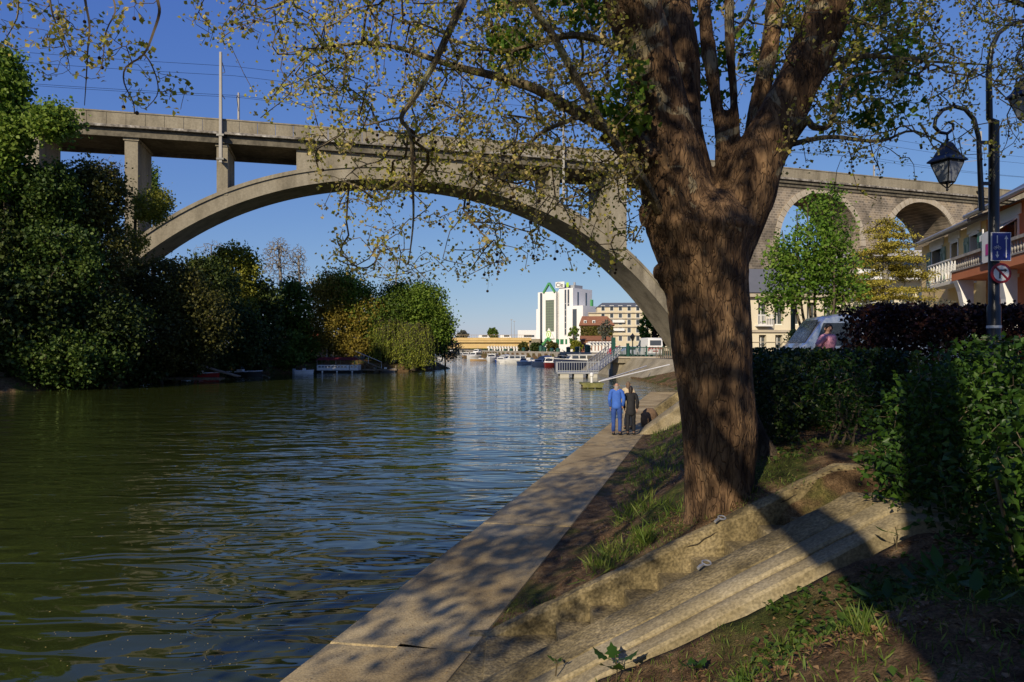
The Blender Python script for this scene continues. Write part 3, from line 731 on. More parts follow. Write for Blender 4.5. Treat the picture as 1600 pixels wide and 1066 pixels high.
s2.poly([P(225,85,5.2),P(236,100,5.2),P(246,128,5.2),P(245,150,5.2),P(228,170,5.2)],[.007,.006,.005,.004,.003],sub=3)
s2.poly([P(130,-60,5.5),P(133,0,5.5),P(140,40,5.5),P(137,80,5.5),P(135,120,5.5),P(132,165,5.5)],[.015,.011,.009,.007,.005,.003],sub=3)
s2.poly([P(60,-250,5.8),P(130,-150,5.6),P(130,-60,5.5)],[.03,.022,.015],sub=3)
s2.poly([P(60,-250,5.8),P(76,-60,5.7),P(78,0,5.7),P(88,40,5.7),P(100,70,5.7),P(108,100,5.7)],[.03,.013,.009,.007,.005,.003],sub=3)
s2.poly([P(60,-250,5.8),P(20,-60,6),P(28,0,6),P(26,30,6),P(8,62,6)],[.03,.013,.009,.006,.003],sub=3)
s2.poly([P(130,-60,5.5),P(160,-40,5.4),P(176,-5,5.4),P(180,20,5.4),P(166,50,5.4),P(160,100,5.4),P(150,118,5.4)],[.015,.012,.009,.007,.006,.004,.003],sub=3)
s2.poly([P(270,-200,5.2),P(380,-160,5.4),P(410,-60,5.6),P(400,0,5.7)],[.03,.02,.013,.009],sub=3)
nb=len(s2.p)
tg=reg(0,140,0,70,5.4,6.1,42)+reg(60,170,20,120,5.3,5.7,52)+reg(140,250,0,125,5.1,5.5,34)+reg(190,290,110,178,5.1,5.3,22)+reg(285,420,-20,70,5.4,5.9,34)+reg(-80,0,-40,80,5.6,6.4,20)+reg(0,420,-200,-20,5.0,6,50)+reg(0,60,60,80,5.8,6,3)
en=s2.grow(tg,.07,.1,.2); r=s2.radii(.0022,2.3,cap=.02)
mb=MB(); s2.mesh(mb,r); mb.build('twigs',M['twig'],b2,False,world=True)
pe=np.array([s2.p[i] for i in en])
leaves('leaves',clump(pe,4,.028),.034,LM['plane'],b2,up=.15,wide=.55,jitter=.4)
mb=MB()
for a in pe[RS.uniform(size=len(pe))<.07]:
    a=Vector(a); c=a+Vector((0,0,-.09)); mb.tube([a,c],[.001,.001],3,cap=False); mb.lathe(c-Vector((0,0,.014)),[(.004,0),(.011,.004),(.0145,.014),(.011,.024),(.004,.028)],7)
tag(mb.build('seed_balls',bpy.data.materials['seed_ball'],b2,world=True),kind='stuff')
# its unseen high crown, shaped to dapple the quay and shade the great trunk
s3=Skel(); i0=s3.poly([bt+Vector((0,.2,9)),bt+Vector((0,.2,12)),bt+Vector((-.6,.4,15))],[.2,.2,.1]); s3.poly([bt+Vector((-1.2,.3,11.5)),bt+Vector((-2.5,.4,13)),bt+Vector((-3.5,0,14))],[.14,.1,.06],parent=i0[1])
en=s3.grow(np.vstack([ellip((-3.0,-3.0,11.2),(2.7,2.6,3.1),240,.3),ellip((-6.9,-2.8,8.2),(3.3,2.2,3.2),210,.3)]),.5,.1,.15); r=s3.radii(.012,2.3,cap=.12); mb=MB(); s3.mesh(mb,r); mb.build('branch',M['twig'],b2,False,world=True)
leaves('crown',clump(np.array([s3.p[i] for i in en]),18,.22),.15,LM['plane'],b2)
# dense unseen tree added behind the camera to shade the shrubs and hedges
ch=thing('shade_tree','dense unseen tree added behind the viewpoint to shade the hedges and shrubs','tree',(3.6,-6.2,2.1))
s3=Skel(); s3.poly([(3.6,-6.2,1.9),(3.6,-6.2,4),(3.5,-6,6.5),(3.4,-4.6,11),(3.4,-3.4,16)],[.34,.3,.26,.18,.08])
TT=np.vstack([ellip((3.0,-2.4,9),(3.0,2.6,3.2),180,.3),ellip((2.6,-2.2,12.6),(3.6,2.8,3.0),150,.3),ellip((4.7,-2.6,6.9),(2.4,1.8,1.6),60,.3)])
en=s3.grow(TT,.5,.1,.12,start=3); r=s3.radii(.012,2.3,cap=.2); mb=MB(); s3.mesh(mb,r); mb.build('trunk',M['bark'],ch,True,world=True)
leaves('crown',clump(TT,26,.38),.22,LM['mid'],ch)

# ---------------------------------------------------------------- trees of the far bank
def tb(px,py,Y,rx,ry,rd=None,w=1): return (P(px,py,Y),(rx/F*Y,(rd or .8*rx)/F*Y,ry/F*Y),w)
def tpx(label,px,Y,top,blobs,n,leaf,lm,k,sig,**kw):
    X_=(px-800)/F*Y; z=g1(X_,Y); b_=Vector((X_,Y,z-.15)); tp=P(px+kw.pop('lean',0),top,Y)
    h=(tp-b_); tr=[b_+h*.3+Vector((RS.uniform(-.3,.3),0,0)),b_+h*.6+Vector((RS.uniform(-.4,.4),.2,0)),b_+h*.9]
    return tree(kw.pop('name','riverside_tree'),label,b_,tr,[tb(*q) for q in blobs],n,leaf,LM[lm] if lm else None,k,sig,group='trees along the far bank',**kw)
tpx('tall fresh green poplar filling the left edge of the photo',5,56,75,[(2,140,56,32,66),(-30,270,56,66,56),(12,215,56,34,36),(86,192,55,28,18,None,.35)],170,.30,'lime',62,(.65,.65,.65))
tpx('bushy mid green tree rising in front of the leftmost bridge columns',75,58,240,[(70,310,58,50,56),(80,420,57,70,75),(40,520,57,80,60),(100,560,57,80,40)],130,.27,'mid2',80,(.65,.65,.65))
tpx('dark tall tree, shade put into its leaf colour, at the left edge below the poplar',-10,57,290,[(-20,400,57,90,90),(30,490,56,80,90)],190,.34,'deep',90,(.8,.8,.8))
tpx('olive brown tree with thin crown just left of the second bridge column',150,62,245,[(150,310,62,45,55),(150,400,62,60,60),(130,490,61,70,60)],130,.26,'olive',64,(.7,.7,.7))
tpx('small yellow-green round tree at the left foot of the great arch',212,66,300,[(238,322,66,30,28),(205,375,66,26,22,None,.5)],60,.2,'yellow',70,(.5,.5,.5))
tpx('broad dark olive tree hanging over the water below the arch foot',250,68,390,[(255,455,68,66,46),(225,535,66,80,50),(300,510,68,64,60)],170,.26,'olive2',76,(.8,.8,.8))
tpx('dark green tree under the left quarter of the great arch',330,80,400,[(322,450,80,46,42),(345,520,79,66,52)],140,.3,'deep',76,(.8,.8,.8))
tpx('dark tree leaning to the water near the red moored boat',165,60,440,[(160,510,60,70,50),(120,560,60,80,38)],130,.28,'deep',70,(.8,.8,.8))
tpx('bright yellow-green tree under the arch left of the bare trees',362,88,385,[(362,425,88,38,38),(355,480,88,48,50)],110,.32,'yellow',66,(.8,.8,.8))
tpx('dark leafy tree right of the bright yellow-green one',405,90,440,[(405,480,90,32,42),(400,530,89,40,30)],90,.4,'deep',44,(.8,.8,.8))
tpx('tall bare grey tree with fan shaped crown, the larger of the pair',436,112,372,[(434,412,112,30,42),(434,400,112,22,30)],420,.1,None,0,1,bare=True,bark='bark_pale',tip=.028,step=1.0,droop=.25,trunk_r=.42,name='bare_tree',wig=.05)
tpx('narrower bare grey tree right beside the larger fan shaped one',466,113,385,[(466,420,113,18,40),(466,410,113,12,30)],300,.1,None,0,1,bare=True,bark='bark_pale',tip=.028,step=1.0,droop=.25,trunk_r=.36,name='bare_tree',wig=.05)
tpx('dark green tree in front of the two bare trees',452,97,440,[(455,480,97,28,40),(450,530,97,40,30)],90,.42,'mid',42,(.8,.8,.8))
tpx('rusty gold tree behind the white houseboat',515,101,425,[(515,470,101,38,42),(505,520,101,48,34)],150,.3,'rust',56,(.9,.9,.9))
tpx('pale green feathery tree behind the rusty gold one',535,102,420,[(530,455,102,30,32),(560,475,102,30,40)],90,.3,'lime',50,(.9,.9,.9))
tpx('golden tree directly left of the weeping willows',572,101.5,450,[(572,500,101.5,32,40)],90,.3,'rust',56,(.8,.8,.8))
tpx('green tree behind the left weeping willow',622,102.5,438,[(622,480,102.5,32,38),(600,510,102,36,34)],110,.3,'mid',64,(.9,.9,.9))
tpx('large bright green tree at the tip of the island above the willows',662,103,440,[(660,480,103,36,36),(680,510,103,26,30),(640,500,103,30,38)],160,.3,'lime',74,(.9,.9,.9))
tpx('dark evergreen tree at the tip of the island right of the willows',679,103,500,[(684,530,103,20,26)],60,.4,'deep',46,(.7,.7,.7))
tpx('grey budding tree overhanging the water at the tip of the island',690,105,520,[(702,545,105,20,16)],80,.3,'grey',12,(.6,.6,.6),lean=14)
tpx('grey leafless tree standing out above the island trees',620,122,400,[(618,425,122,42,28),(655,440,122,32,14,None,.3)],200,.1,None,0,1,bare=True,bark='bark_pale',tip=.02,step=1.2,droop=.1,trunk_r=.3,name='bare_tree')
tpx('leafless tree behind the viaduct between the left columns',168,120,240,[(168,275,120,40,32)],190,.1,None,0,1,bare=True,bark='bark_pale',tip=.02,step=1.2,droop=.2,trunk_r=.3,name='bare_tree')
tpx('slim green poplar behind the viaduct right of the second column',238,130,262,[(238,300,130,9,34)],60,.45,'mid',40,(.6,.6,1.2))
tpx('leafless shrubby tree behind the left foot of the arch',330,120,368,[(335,395,120,34,22)],140,.1,None,0,1,bare=True,bark='bark_pale',tip=.02,step=1.2,trunk_r=.25,name='bare_tree')
for i,(x,y,h,r_) in enumerate(((-62,38,24,6),(-70,48,26,7),(-58,27,20,5),(-52,36,21,5),(-66,60,24,6),(-80,62,24,7))):  # unseen trees added to cast shade over the left bank
    tree('riverside_tree','unseen dark tree added for shade beyond the left edge, %d metres back from the water'%int(Lx(y)-x),(x,y,g1(x,y)-.1),[(x,y,h*.4),(x+.5,y,h*.8)],[((x,y,h*.62),(r_,r_,h*.36),1)],110,.8,LM['deep'],46,(1,1,1.2),group='unseen shade trees added past the left edge')
# low growth hanging over the far waterline
k=0
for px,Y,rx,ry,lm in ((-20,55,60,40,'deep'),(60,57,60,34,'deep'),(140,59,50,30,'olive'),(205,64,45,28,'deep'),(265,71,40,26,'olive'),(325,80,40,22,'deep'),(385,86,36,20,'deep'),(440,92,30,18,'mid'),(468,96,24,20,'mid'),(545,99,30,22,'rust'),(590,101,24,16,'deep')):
    X_=(px-800)/F*Y; X_=min(X_,float(Lx(Y))-.3); b_=Vector((X_,Y+1.0,g1(X_,Y+1)))
    t_=thing('waterside_bush','%s bush hanging over the far waterline, %s along the dark left bank'%({'deep':'dark green','olive':'olive','mid':'mid green','rust':'golden'}[lm],['first','second','third','fourth','fifth','sixth','seventh','eighth','ninth','tenth','eleventh'][k]),'bush',b_,0,'bushes on the far waterline'); k+=1
    s_=rx/F*Y; h_=ry/F*Y
    tg=ellip(b_+Vector((0,0,h_*.9)),(s_,s_*.5,h_),60,.3); q=Skel(); q.poly([b_,b_+Vector((0,0,h_))],[.12,.06]); q.grow(tg,.6,.15); mb=MB(); q.mesh(mb,q.radii(.015,cap=.1)); mb.build('stem',M['bark'],t_,False,world=True)
    leaves('foliage',clump(tg,44,(.5,.5,.35)),.32,LM[lm],t_)
# weeping willows
def willow(px,Y,top,rx,lab,bot):
    X_=(px-800)/F*Y; z=g1(X_,Y); t_=thing('weeping_willow',lab,'tree',(X_,Y,z),0,'weeping willows')
    R_=rx/F*Y; zt=P(px,top,Y).z; zb=P(px,bot,Y).z; q=Skel(); q.poly([(X_,Y,z-.2),(X_+.3,Y,z+2.5),(X_,Y,zt*.75)],[.5,.4,.25])
    c=np.array((X_,Y,zb+(zt-zb)*.55)); tg=ellip(c,(R_*.92,R_*.8,(zt-zb)*.45),100,.5); tg=tg[tg[:,2]>c[2]-.5]
    en=q.grow(tg,.8,.3,.1,start=4); pts=[];st=[]
    mb=MB(); 
    for a in clump(tg,15,(.45,.45,.25),.6):
        l=(a[2]-zb-RS.uniform(0,1.6))*RS.uniform(.6,1); l=max(l,.8)
        dx,dy=RS.normal(size=2)*.12
        mb.tube([a,(a[0]+dx,a[1]+dy,a[2]-l)],[.02,.008],3,cap=False)
        m_=int(l/.16)+1; u=RS.uniform(0,1,m_)
        pts.append(np.stack([a[0]+dx*u+RS.normal(size=m_)*.06,a[1]+dy*u+RS.normal(size=m_)*.06,a[2]-l*u],1))
    q.mesh(mb,q.radii(.03,cap=.3)); mb.build('trunk',M['bark'],t_,True,world=True)
    pts=np.vstack(pts); leaves('foliage',pts,.30,LM['willow'],t_,wide=.16,dirs=np.tile([0,0,-1.],(len(pts),1)),up=0)
LM['willow']=leafmat('willow_leaf',(.12,.17,.018),(.24,.28,.03),(.36,.38,.05),.3,big=.4)
willow(606,100.5,490,29,'left weeping willow at the island, half behind its neighbour',570)
willow(646,99.8,500,33,'right weeping willow trailing yellow-green strands to the water',577)
# ---------------------------------------------------------------- concrete stair cut into the bank
st=thing('concrete_stair','mossy concrete stair with cracked cheek walls running from the top landing down to the quay','stair',(1.5,6.5,CZ-2.83))
def slope(name,xs_,ya,yb,fz,th,m_,parent,rnd=.03,amp=.012):
    mb=MB(); secs=[]
    for x in xs_:
        zt=fz(x); 
        A=ya(x) if callable(ya) else ya; B=yb(x) if callable(yb) else yb
        j=lambda k: amp*(mnoise.noise(Vector((x*2.3,k*7.7,3)))+.6*mnoise.noise(Vector((x*7,k*3.1,9))))
        secs.append([(x,A+j(1),zt-th),(x,A+j(2),zt-rnd),(x,A+rnd+j(2),zt+j(3)),(x,(A+B)/2,zt+j(4)*1.3),(x,B-rnd+j(5),zt+j(6)),(x,B+j(5),zt-rnd+j(6)),(x,B+j(7),zt-th)])
    mb.loft(secs); return mb.build(name,m_,parent,True,world=True)
from mathutils import noise as mnoise
def fr(a,b,n): return [a+(b-a)*i/n for i in range(n+1)]
yA=lambda x: 6.9+.083*(min(x,3.4)+.25)
yB=lambda x: 5.95+.0767*(min(x,2.95)+.33)
fA=lambda x: float(lineA(x)); fB=lambda x: float(lineB(x))
slope('cheek_wall',fr(-.42,4.3,95),lambda x:yA(x)-.02,lambda x:yA(x)+.17,fA,.75,M['step'],st,.035,.015)
slope('cheek_wall',fr(-.85,4.3,95),lambda x:yB(x)-.50,yB,fB,.6,M['step'],st,.04,.014)
slope('coping',fr(-.95,4.3,80),lambda x:yB(x)-.74,lambda x:yB(x)-.505,lambda x:fB(x)+.02,.4,M['step_light'],st,.02,.006)
slope('footing',fr(-1.0,4.3,80),lambda x:yB(x)-.92,lambda x:yB(x)-.715,lambda x:fB(x)-.015,.4,M['step_light'],st,.02,.008)
# treads between the walls, mostly hidden behind the near one
z=CZ-3.03; x=-.25; k=0
while z<CZ-1.75:
    mb=MB(); zz_=max(z,CZ-2.842-.0*k); mb.b2((x,yB(x)-.02,zz_-.5),(x+.36,yA(x)+.0,zz_+.02)); mb.build('step',M['step'],st,world=True,bevel=.012)
    x+=.34; z+=.152
mb=MB(); mb.b2((x,yB(x)-.02,z-.5),(4.3,yA(4)+.0,z-.05)); mb.build('landing',M['step'],st,world=True)
mb=MB(); mb.b2((-1.15,4.95,CZ-3.2),(-.2,7.05,CZ-2.842)); mb.build('bottom_landing',M['step'],st,world=True)
# long crack under the coping of the far wall
mb=MB(); pts=[]
for i in range(60):
    x=1.75+1.45*i/59; pts.append((x,yA(x)-.012,fA(x)-.075-.045*mnoise.noise(Vector((x*3,0,0)))-.03*mnoise.noise(Vector((x*11,1,0)))))
mb.tube(pts,[.002]+[.0065]*58+[.002],5); mb.build('crack',flat('crack_shadow',(.03,.022,.012),.95),st,world=True)
for px,py,dx in ((1128,824,0),(1104,877,0)):
    x=(2.1 if dx==0 and py<850 else 1.62); Yr=(yA(x)+.05 if py<850 else yB(x)-.06); z=(fA(x) if py<850 else fB(x))
    p=P(px,py,Yr); p.z=(fA(p.x) if py<850 else fB(p.x))+.012
    o=thing('mooring_ring','small rusty grey metal ring fixed on the %s cheek wall of the stair'%('far' if py<850 else 'near'),'metal ring',p,.6,'metal rings on the stair walls')
    mb=MB(); mb.tube([(.045*cos(a),.03*sin(a),.02+.012*sin(a)) for a in [2*pi*i/14 for i in range(14)]],.008,6,closed=True); mb.build('ring',M['steel'],o,True)
    mb=MB(); mb.tube([(-.13,-.02,.0),(-.08,-.01,.012),(-.03,0,.012)],[.014,.016,.012],7); mb.build('pin',M['steel'],o,True)
# second stair wall behind the walkers
s2_=thing('stair_wall','pale sloping concrete stair wall climbing the bank beside the walking couple','stair wall',(4.9,23.7,CZ-2.83))
f2=lambda x: CZ+min(-1.15,-2.83+.72*(x-4.2))
slope('cheek_wall',fr(4.1,8,50),23.0,23.75,f2,1.1,M['step_light'],s2_,.03,.012)
slope('cheek_wall',fr(4.6,8,50),24.9,25.2,lambda x:f2(x)+.05,1.0,M['step'],s2_,.03,.02)
rk=thing('boulder','brown boulder lying at the foot of the bank behind the woman in black','boulder',(4.75,24.3,CZ-2.75))
mb=MB(); secs=[]
for i in range(9):
    a=pi*i/8; secs.append([(.30*sin(a)*cos(2*pi*j/10)*(1+.18*mnoise.noise(Vector((i*.6,j*.9,1)))),.25*sin(a)*sin(2*pi*j/10),.30-.38*cos(a)+.05*mnoise.noise(Vector((i,j,2)))) for j in range(10)])
mb.loft(secs[1:-1]); mb.build('rock',mat('brown_rock',[(.08,.05,.03),(.22,.14,.08)],4,.9,.5),rk,True)
# ---------------------------------------------------------------- river traffic and the town beyond the arch
def boat(name,label,px,wy,L,W,H,hull,kind,rz,group=None,cabcol='white',trim=None):
    Y=CZ*F/(wy-HY); X_=(px-800)/F*Y
    o=thing(name,label,'boat',(X_,Y,0),rz,group)
    mb=MB(); secs=[]; n=12
    for i in range(n+1):
        u=i/n; x=-L/2+L*u; w=W/2*(1-max(0,(u-.45)/.55)**2.4)*(1 if u>.05 else .9); w=max(w,.03); sh=H*(1+.35*max(0,u-.4)); k=.72+.1*(1-u)
        secs.append([(x,-w*k,-.3),(x+.05,-w*.93,H*.35),(x+.1*u,-w,sh),(x+.1*u,w,sh),(x+.05,w*.93,H*.35),(x,w*k,-.3)])
    mb.loft(secs); hb=mb.build('hull',M[hull],o,True)
    mb=MB(); 
    for s in (-1,1): mb.tube([(q[2][0],q[2][1]*s*(1 if s>0 else 1) if s>0 else -q[2][1],q[2][2]+.02) for q in secs],.05,5)
    mb.build('gunwale',M[trim or 'white'],o)
    def cab(x0,x1,z0,h,w,tap=.12,col=cabcol,win=True):
        mb=MB(); mb.loft([[(x0,-w,z0),(x1,-w*.92,z0),(x1,w*.92,z0),(x0,w,z0)],[(x0+.1,-w*.9,z0+h),(x1-h*.7,-w*.82,z0+h),(x1-h*.7,w*.82,z0+h),(x0+.1,w*.9,z0+h)]])
        mb.build('cabin',M[col],o,bevel=.05)
        mb=MB(); mb.box(((x0+x1)/2-h*.35,0,z0+h+.04),((x1-x0)-h*.4,w*1.95,.08)); mb.build('cabin_roof',M['white'],o)
        if win:
            for s in (-1,1):
                mb=MB(); n_=max(1,int((x1-x0-h)/.9)); 
                for j in range(n_):
                    a=x0+.25+j*(x1-x0-h*.8)/n_; b_=a+(x1-x0-h*.8)/n_-.18; y=w*.955*s
                    mb.loft([[(a,y-.02*s,z0+h*.42),(b_,y*.985-.02*s,z0+h*.42),(b_,y*.985+.03*s,z0+h*.42),(a,y+.03*s,z0+h*.42)],[(a+.03,y*.95-.02*s,z0+h*.85),(b_-.05,y*.93-.02*s,z0+h*.85),(b_-.05,y*.93+.03*s,z0+h*.85),(a+.03,y*.95+.03*s,z0+h*.85)]])
                mb.build('side_windows',M['glass'],o)
            for x,nm in ((x0,'stern_window'),(x1,'windscreen')):
                mb=MB(); f=-1 if x==x0 else 1
                xb=x+(.03*f if f<0 else -h*.28+.04); xt=x+(.10-.04 if f<0 else -h*.62+.04)
                mb.add([(xb,-w*.75,z0+h*.4),(xb,w*.75,z0+h*.4),(xt,w*.7,z0+h*.86),(xt,-w*.7,z0+h*.86)],[(0,1,2,3),(3,2,1,0)]); mb.build(nm,M['glass'],o)
    zt=H*.92
    if kind=='cruiser':
        cab(-L*.25,L*.28,zt,1.0,W*.38); mb=MB(); mb.b2((-L*.42,-W*.36,zt),(-L*.25,W*.36,zt+.5)); mb.build('cockpit',M['white'],o)
        mb=MB(); mb.tube([(0,0,zt+1),(0,0,zt+2.4)],.03,5); mb.build('mast',M['steel'],o)
        mb=MB(); mb.tube([(L*.2,-W*.42,zt+.7),(L*.47,-.1,zt+1.0),(L*.47,.1,zt+1.0),(L*.2,W*.42,zt+.7)],.025,5,cap=False); mb.build('rail',M['steel'],o)
    elif kind=='flybridge':
        cab(-L*.3,L*.25,zt,1.1,W*.4); cab(-L*.15,L*.05,zt+1.15,.8,W*.3)
        mb=MB(); mb.tube([(-L*.1,0,zt+1.9),(-L*.1,0,zt+3.2)],.03,5); mb.build('mast',M['steel'],o)
    elif kind=='canopy':
        cab(-L*.05,L*.2,zt,.55,W*.36)
        mb=MB(); mb.loft([[(-L*.42+i*L*.1,W*.4*cos(a),zt+.15+1.15*sin(a)*(1-.02*i)) for a in [pi*j/6 for j in range(7)]] for i in range(5)]); mb.build('canopy',M['grey'] if cabcol=='white' else M[cabcol],o,True)
    elif kind=='open':
        mb=MB(); mb.b2((-L*.05,-W*.3,zt-.1),(L*.08,W*.3,zt+.35)); mb.build('console',M['white'],o)
        mb=MB(); mb.box((-L*.5-.1,0,H*.8),(.35,.4,.7)); mb.build('outboard_motor',M['grey'],o)
        mb=MB(); mb.add([(L*.08,-W*.3,zt+.3),(L*.08,W*.3,zt+.3),(L*.03,W*.27,zt+.75),(L*.03,-W*.27,zt+.75)],[(0,1,2,3),(3,2,1,0)]); mb.build('windscreen',M['glass_blue'],o)
    return o
M['maroon']=flat('maroon_paint',(.20,.025,.025),.4)
G_='boats moored along the quay'
bl=[(707,556.8,10,3.6,1.3,'tan','flybridge',-2.2,'farthest boat, a tan hulled cruiser with white upperworks by the island',),
(722,558,8,3,1.1,'white','cruiser',-1.9,'far white cruiser moored right of the tan hulled one'),
(730,559.5,8,3,1.1,'tan','cruiser',-1.8,'small boat with varnished brown hull and dark cabin windows'),
(744,560.6,8.5,3.2,1.2,'white','flybridge',-2.2,'white motor cruiser with raised bridge between the brown boat and the long quay'),
(752,564.0,6,2.2,.6,'tan','open',-2.7,'low open boat with a tan hull in front of the white cruisers'),
(770,565.0,7.5,3,1.2,'white','cruiser',-1.75,'white cabin boat seen bow on with dark side windows'),
(785,567,6.5,2.5,.9,'blue','canopy',-2.0,'small boat with bright blue cover among the white boats'),
(805,567.6,8.5,2.9,1.0,'white','cruiser',-2.75,'sleek white motor yacht with sloping cabin near the green piles'),
(819,569.5,5.5,2.3,.7,'white','open',-2.1,'white open boat right of the sleek motor yacht'),
(833,568.8,6,2.3,.75,'white','open',-2.6,'grey and white dinghy with outboard half behind the open boat'),
(846,571.5,7,2.7,.9,'white','canopy',-2.1,'white boat with grey canopy left of the red cruiser'),
(862,573,6,2.4,.9,'maroon','cruiser',-2.0,'dark red hulled cruiser with white cabin')]
for px,wy,L,W_,H,hu,kd,rz,lb in bl: boat('moored_boat',lb,px,wy,L,W_,H*.72,hu,kd,rz,G_)
boat('moored_boat','large boat with navy hull and long white cabin behind the grey pontoon',906,575.5,8.6,3.0,1.3,'navy','cruiser',.25+pi,G_)
boat('moored_boat','small dark covered workboat lying below the quay platform',977,586,3.6,1.5,.5,'black_metal','open',.1,G_)
boat('rowing_boat','white rowing skiff far out on the river left of the moored boats',690,560.5,7,.8,.3,'white','x',-1.2)
rp=thing('person','rower in a pale shirt sitting in the far white skiff','person',P(690,560.5,CZ*F/17.5)+Vector((0,0,.3)))
mb=MB(); mb.tube([(0,0,0),(0,0,.3),(0,.05,.6),(0,.05,.7),(0,.05,.8),(0,.05,.95)],[.2,.18,.2,.08,.12,.06],8); mb.build('body',flat('pale_shirt',(.6,.58,.55),.8),rp,True)
# mooring piles
for i,(px,yt,yb_,Y) in enumerate(((757,547,558,235),(767,546,559,215),(778,547,560,205),(789,546,561,195),(799,545,562,188),(818,544,562,178),(845,541,565,160),(851,543,565,157),(862,545,566,152),(872,545,566,148),(888,543,567,140),(902,543,568,136),(918,540,568,132))):
    z1=P(0,yt,Y).z; o=thing('mooring_pile','green steel mooring pile, number %s from the left in the row by the boats'%['one','two','three','four','five','six','seven','eight','nine','ten','eleven','twelve','thirteen'][i],'pile',((px-800)/F*Y,Y,-1),0,'green mooring piles')
    r_=.42 if px<915 else .55
    mb=MB(); mb.lathe((0,0,0),[(r_,0),(r_,z1+.8),(r_*1.1,z1+.82),(r_*1.1,z1+1.0),(r_*.3,z1+1.15)],12); mb.build('shaft',M['green_metal'] if i%3 else flat('pile_green',(.03,.10,.07),.5),o,True)
    mb=MB(); mb.lathe((0,0,0),[(r_+.08,1.4),(r_+.12,1.5),(r_+.12,1.7),(r_+.08,1.8)],12); mb.build('collar',M['steel'],o,True)
# houseboat with red awning on the island side
def hb():
    o=thing('houseboat','white houseboat with small windows and red awning moored under the island trees','houseboat',P(530,583,95).xy.to_3d())
    mb=MB(); secs=[]
    for i in range(11):
        u=i/10; x=-4.0+8*u; w=1.5*(1-max(0,(abs(u-.5)-.32)/.18)**2*.5); secs.append([(x,-w*.8,-.3),(x,-w,.45),(x,w,.45),(x,w*.8,-.3)])
    o.scale=(.78,.8,.72); mb.loft(secs); mb.build('hull',flat('dark_hull',(.03,.03,.03),.5),o,True)
    mb=MB(); mb.b2((-3.5,-1.35,.45),(2.0,1.35,1.45)); mb.build('cabin',M['white'],o,bevel=.04)
    mb=MB(); mb.b2((2.1,-1.3,.45),(3.5,1.3,1.45)); mb.build('wheelhouse',M['white'],o,bevel=.04)
    for k in range(9):
        x=-3.2+k*.55; mb=MB(); mb.b2((x,-1.38,1.0),(x+.38,-1.345,1.25)); mb.build('window',M['glass'],o)
    for x in (2.3,2.9): 
        mb=MB(); mb.b2((x,-1.33,1.0),(x+.4,-1.295,1.25)); mb.build('window',M['glass'],o)
    mb=MB(); mb.loft([[(-3.7,-1.6,2.35),(3.2,-1.6,2.35),(3.2,1.6,2.35),(-3.7,1.6,2.35)],[(-3.3,0,2.9),(2.8,0,2.9),(2.8,.1,2.9),(-3.3,.1,2.9)]]); mb.build('awning',flat('red_awning',(.13,.010,.012),.9),o)
    for x in (-3.4,-.2,3.0):
        for y in (-1.5,1.5): 
            mb=MB(); mb.tube([(x,y,1.3),(x,y,2.4)],.035,5); mb.build('awning_post',M['steel'],o)
    for x in (-2.5,0,2.6):
        mb=MB(); mb.lathe((x,-1.55,.15),[(.05,-.2),(.14,-.1),(.14,.15),(.05,.25)],8); mb.build('fender',M['white'],o,True)
hb()
boat('moored_boat','low white open skiff moored left of the houseboat',475,583.8,2.3,1.0,.35,'white','open',.05,'small boats under the dark left bank')
boat('moored_boat','long dark barge with raised bow lying in the shade of the left bank',375,588,5,1.6,.5,'black_metal','open',.08,'small boats under the dark left bank')
boat('moored_boat','low red boat in the shade under the far bank trees',312,591,4,1.4,.5,'red','open',.15,'small boats under the dark left bank')
boat('moored_boat','grey flat boat at the end of the island jetty',602,581,2.6,1.1,.3,'grey','open',.1,'small boats under the dark left bank')
boat('moored_boat','black punt lying under the right weeping willow',656,579.5,3,1.0,.3,'black_metal','x',.05,'small boats under the dark left bank')
j=thing('jetty','grey wooden jetty with handrail and ramp beside the houseboat','jetty',P(585,582,97).xy.to_3d())
mb=MB(); mb.b2((-1.6,-.6,.25),(3.2,.6,.42)); mb.build('planks',M['wood'],j)
mb=MB(); mb.beam((-2.6,.3,2.0),(1.0,.3,.5),1.0,.08); mb.build('ramp',M['wood'],j)
mb=MB(); mb.tube([(-2.6,-.2,2.9),(1.0,-.2,1.4),(1.0,-.2,.5)],.03,5); mb.tube([(-.8,-.2,1.2),(-.8,-.2,2.1)],.03,5); mb.build('handrail',M['white'],j)
for x in (-1.4,.6,2.9): mb=MB(); mb.tube([(x,.5,-1),(x,.5,.9)],.1,7); mb.build('post',M['wood'],j)
j=thing('jetty','dark landing stage with sloping gangway in the shade near the red boat','jetty',P(300,592,70).xy.to_3d())
mb=MB(); mb.b2((-3,-.7,.2),(3,.7,.4)); mb.build('planks',M['wood'],j)
mb=MB(); mb.beam((-2,1,2.2),(4.5,.4,.5),1.0,.1); mb.build('gangway',M['wood'],j)
ho=thing('cottage','small house with red tiled roof half hidden behind the island trees','house',P(475,545,112).xy.to_3d()+Vector((0,0,1.5)))
mb=MB(); mb.b2((-4,-2,0),(4,2,2.8)); mb.build('wall',flat('cottage_wall',(.45,.33,.22),.9),ho)
mb=MB(); mb.loft([[(-4.4,-2.5,2.8),(4.4,-2.5,2.8),(4.4,2.5,2.8),(-4.4,2.5,2.8)],[(-4.2,0,4.3),(4.2,0,4.3),(4.2,.1,4.3),(-4.2,.1,4.3)]]); mb.build('roof',flat('clay_tile',(.28,.07,.035),.9),ho)
for x in (-2.5,0,2.5): mb=MB(); mb.b2((x-.5,-2.03,.8),(x+.5,-1.99,2.1)); mb.build('window',M['glass'],ho)
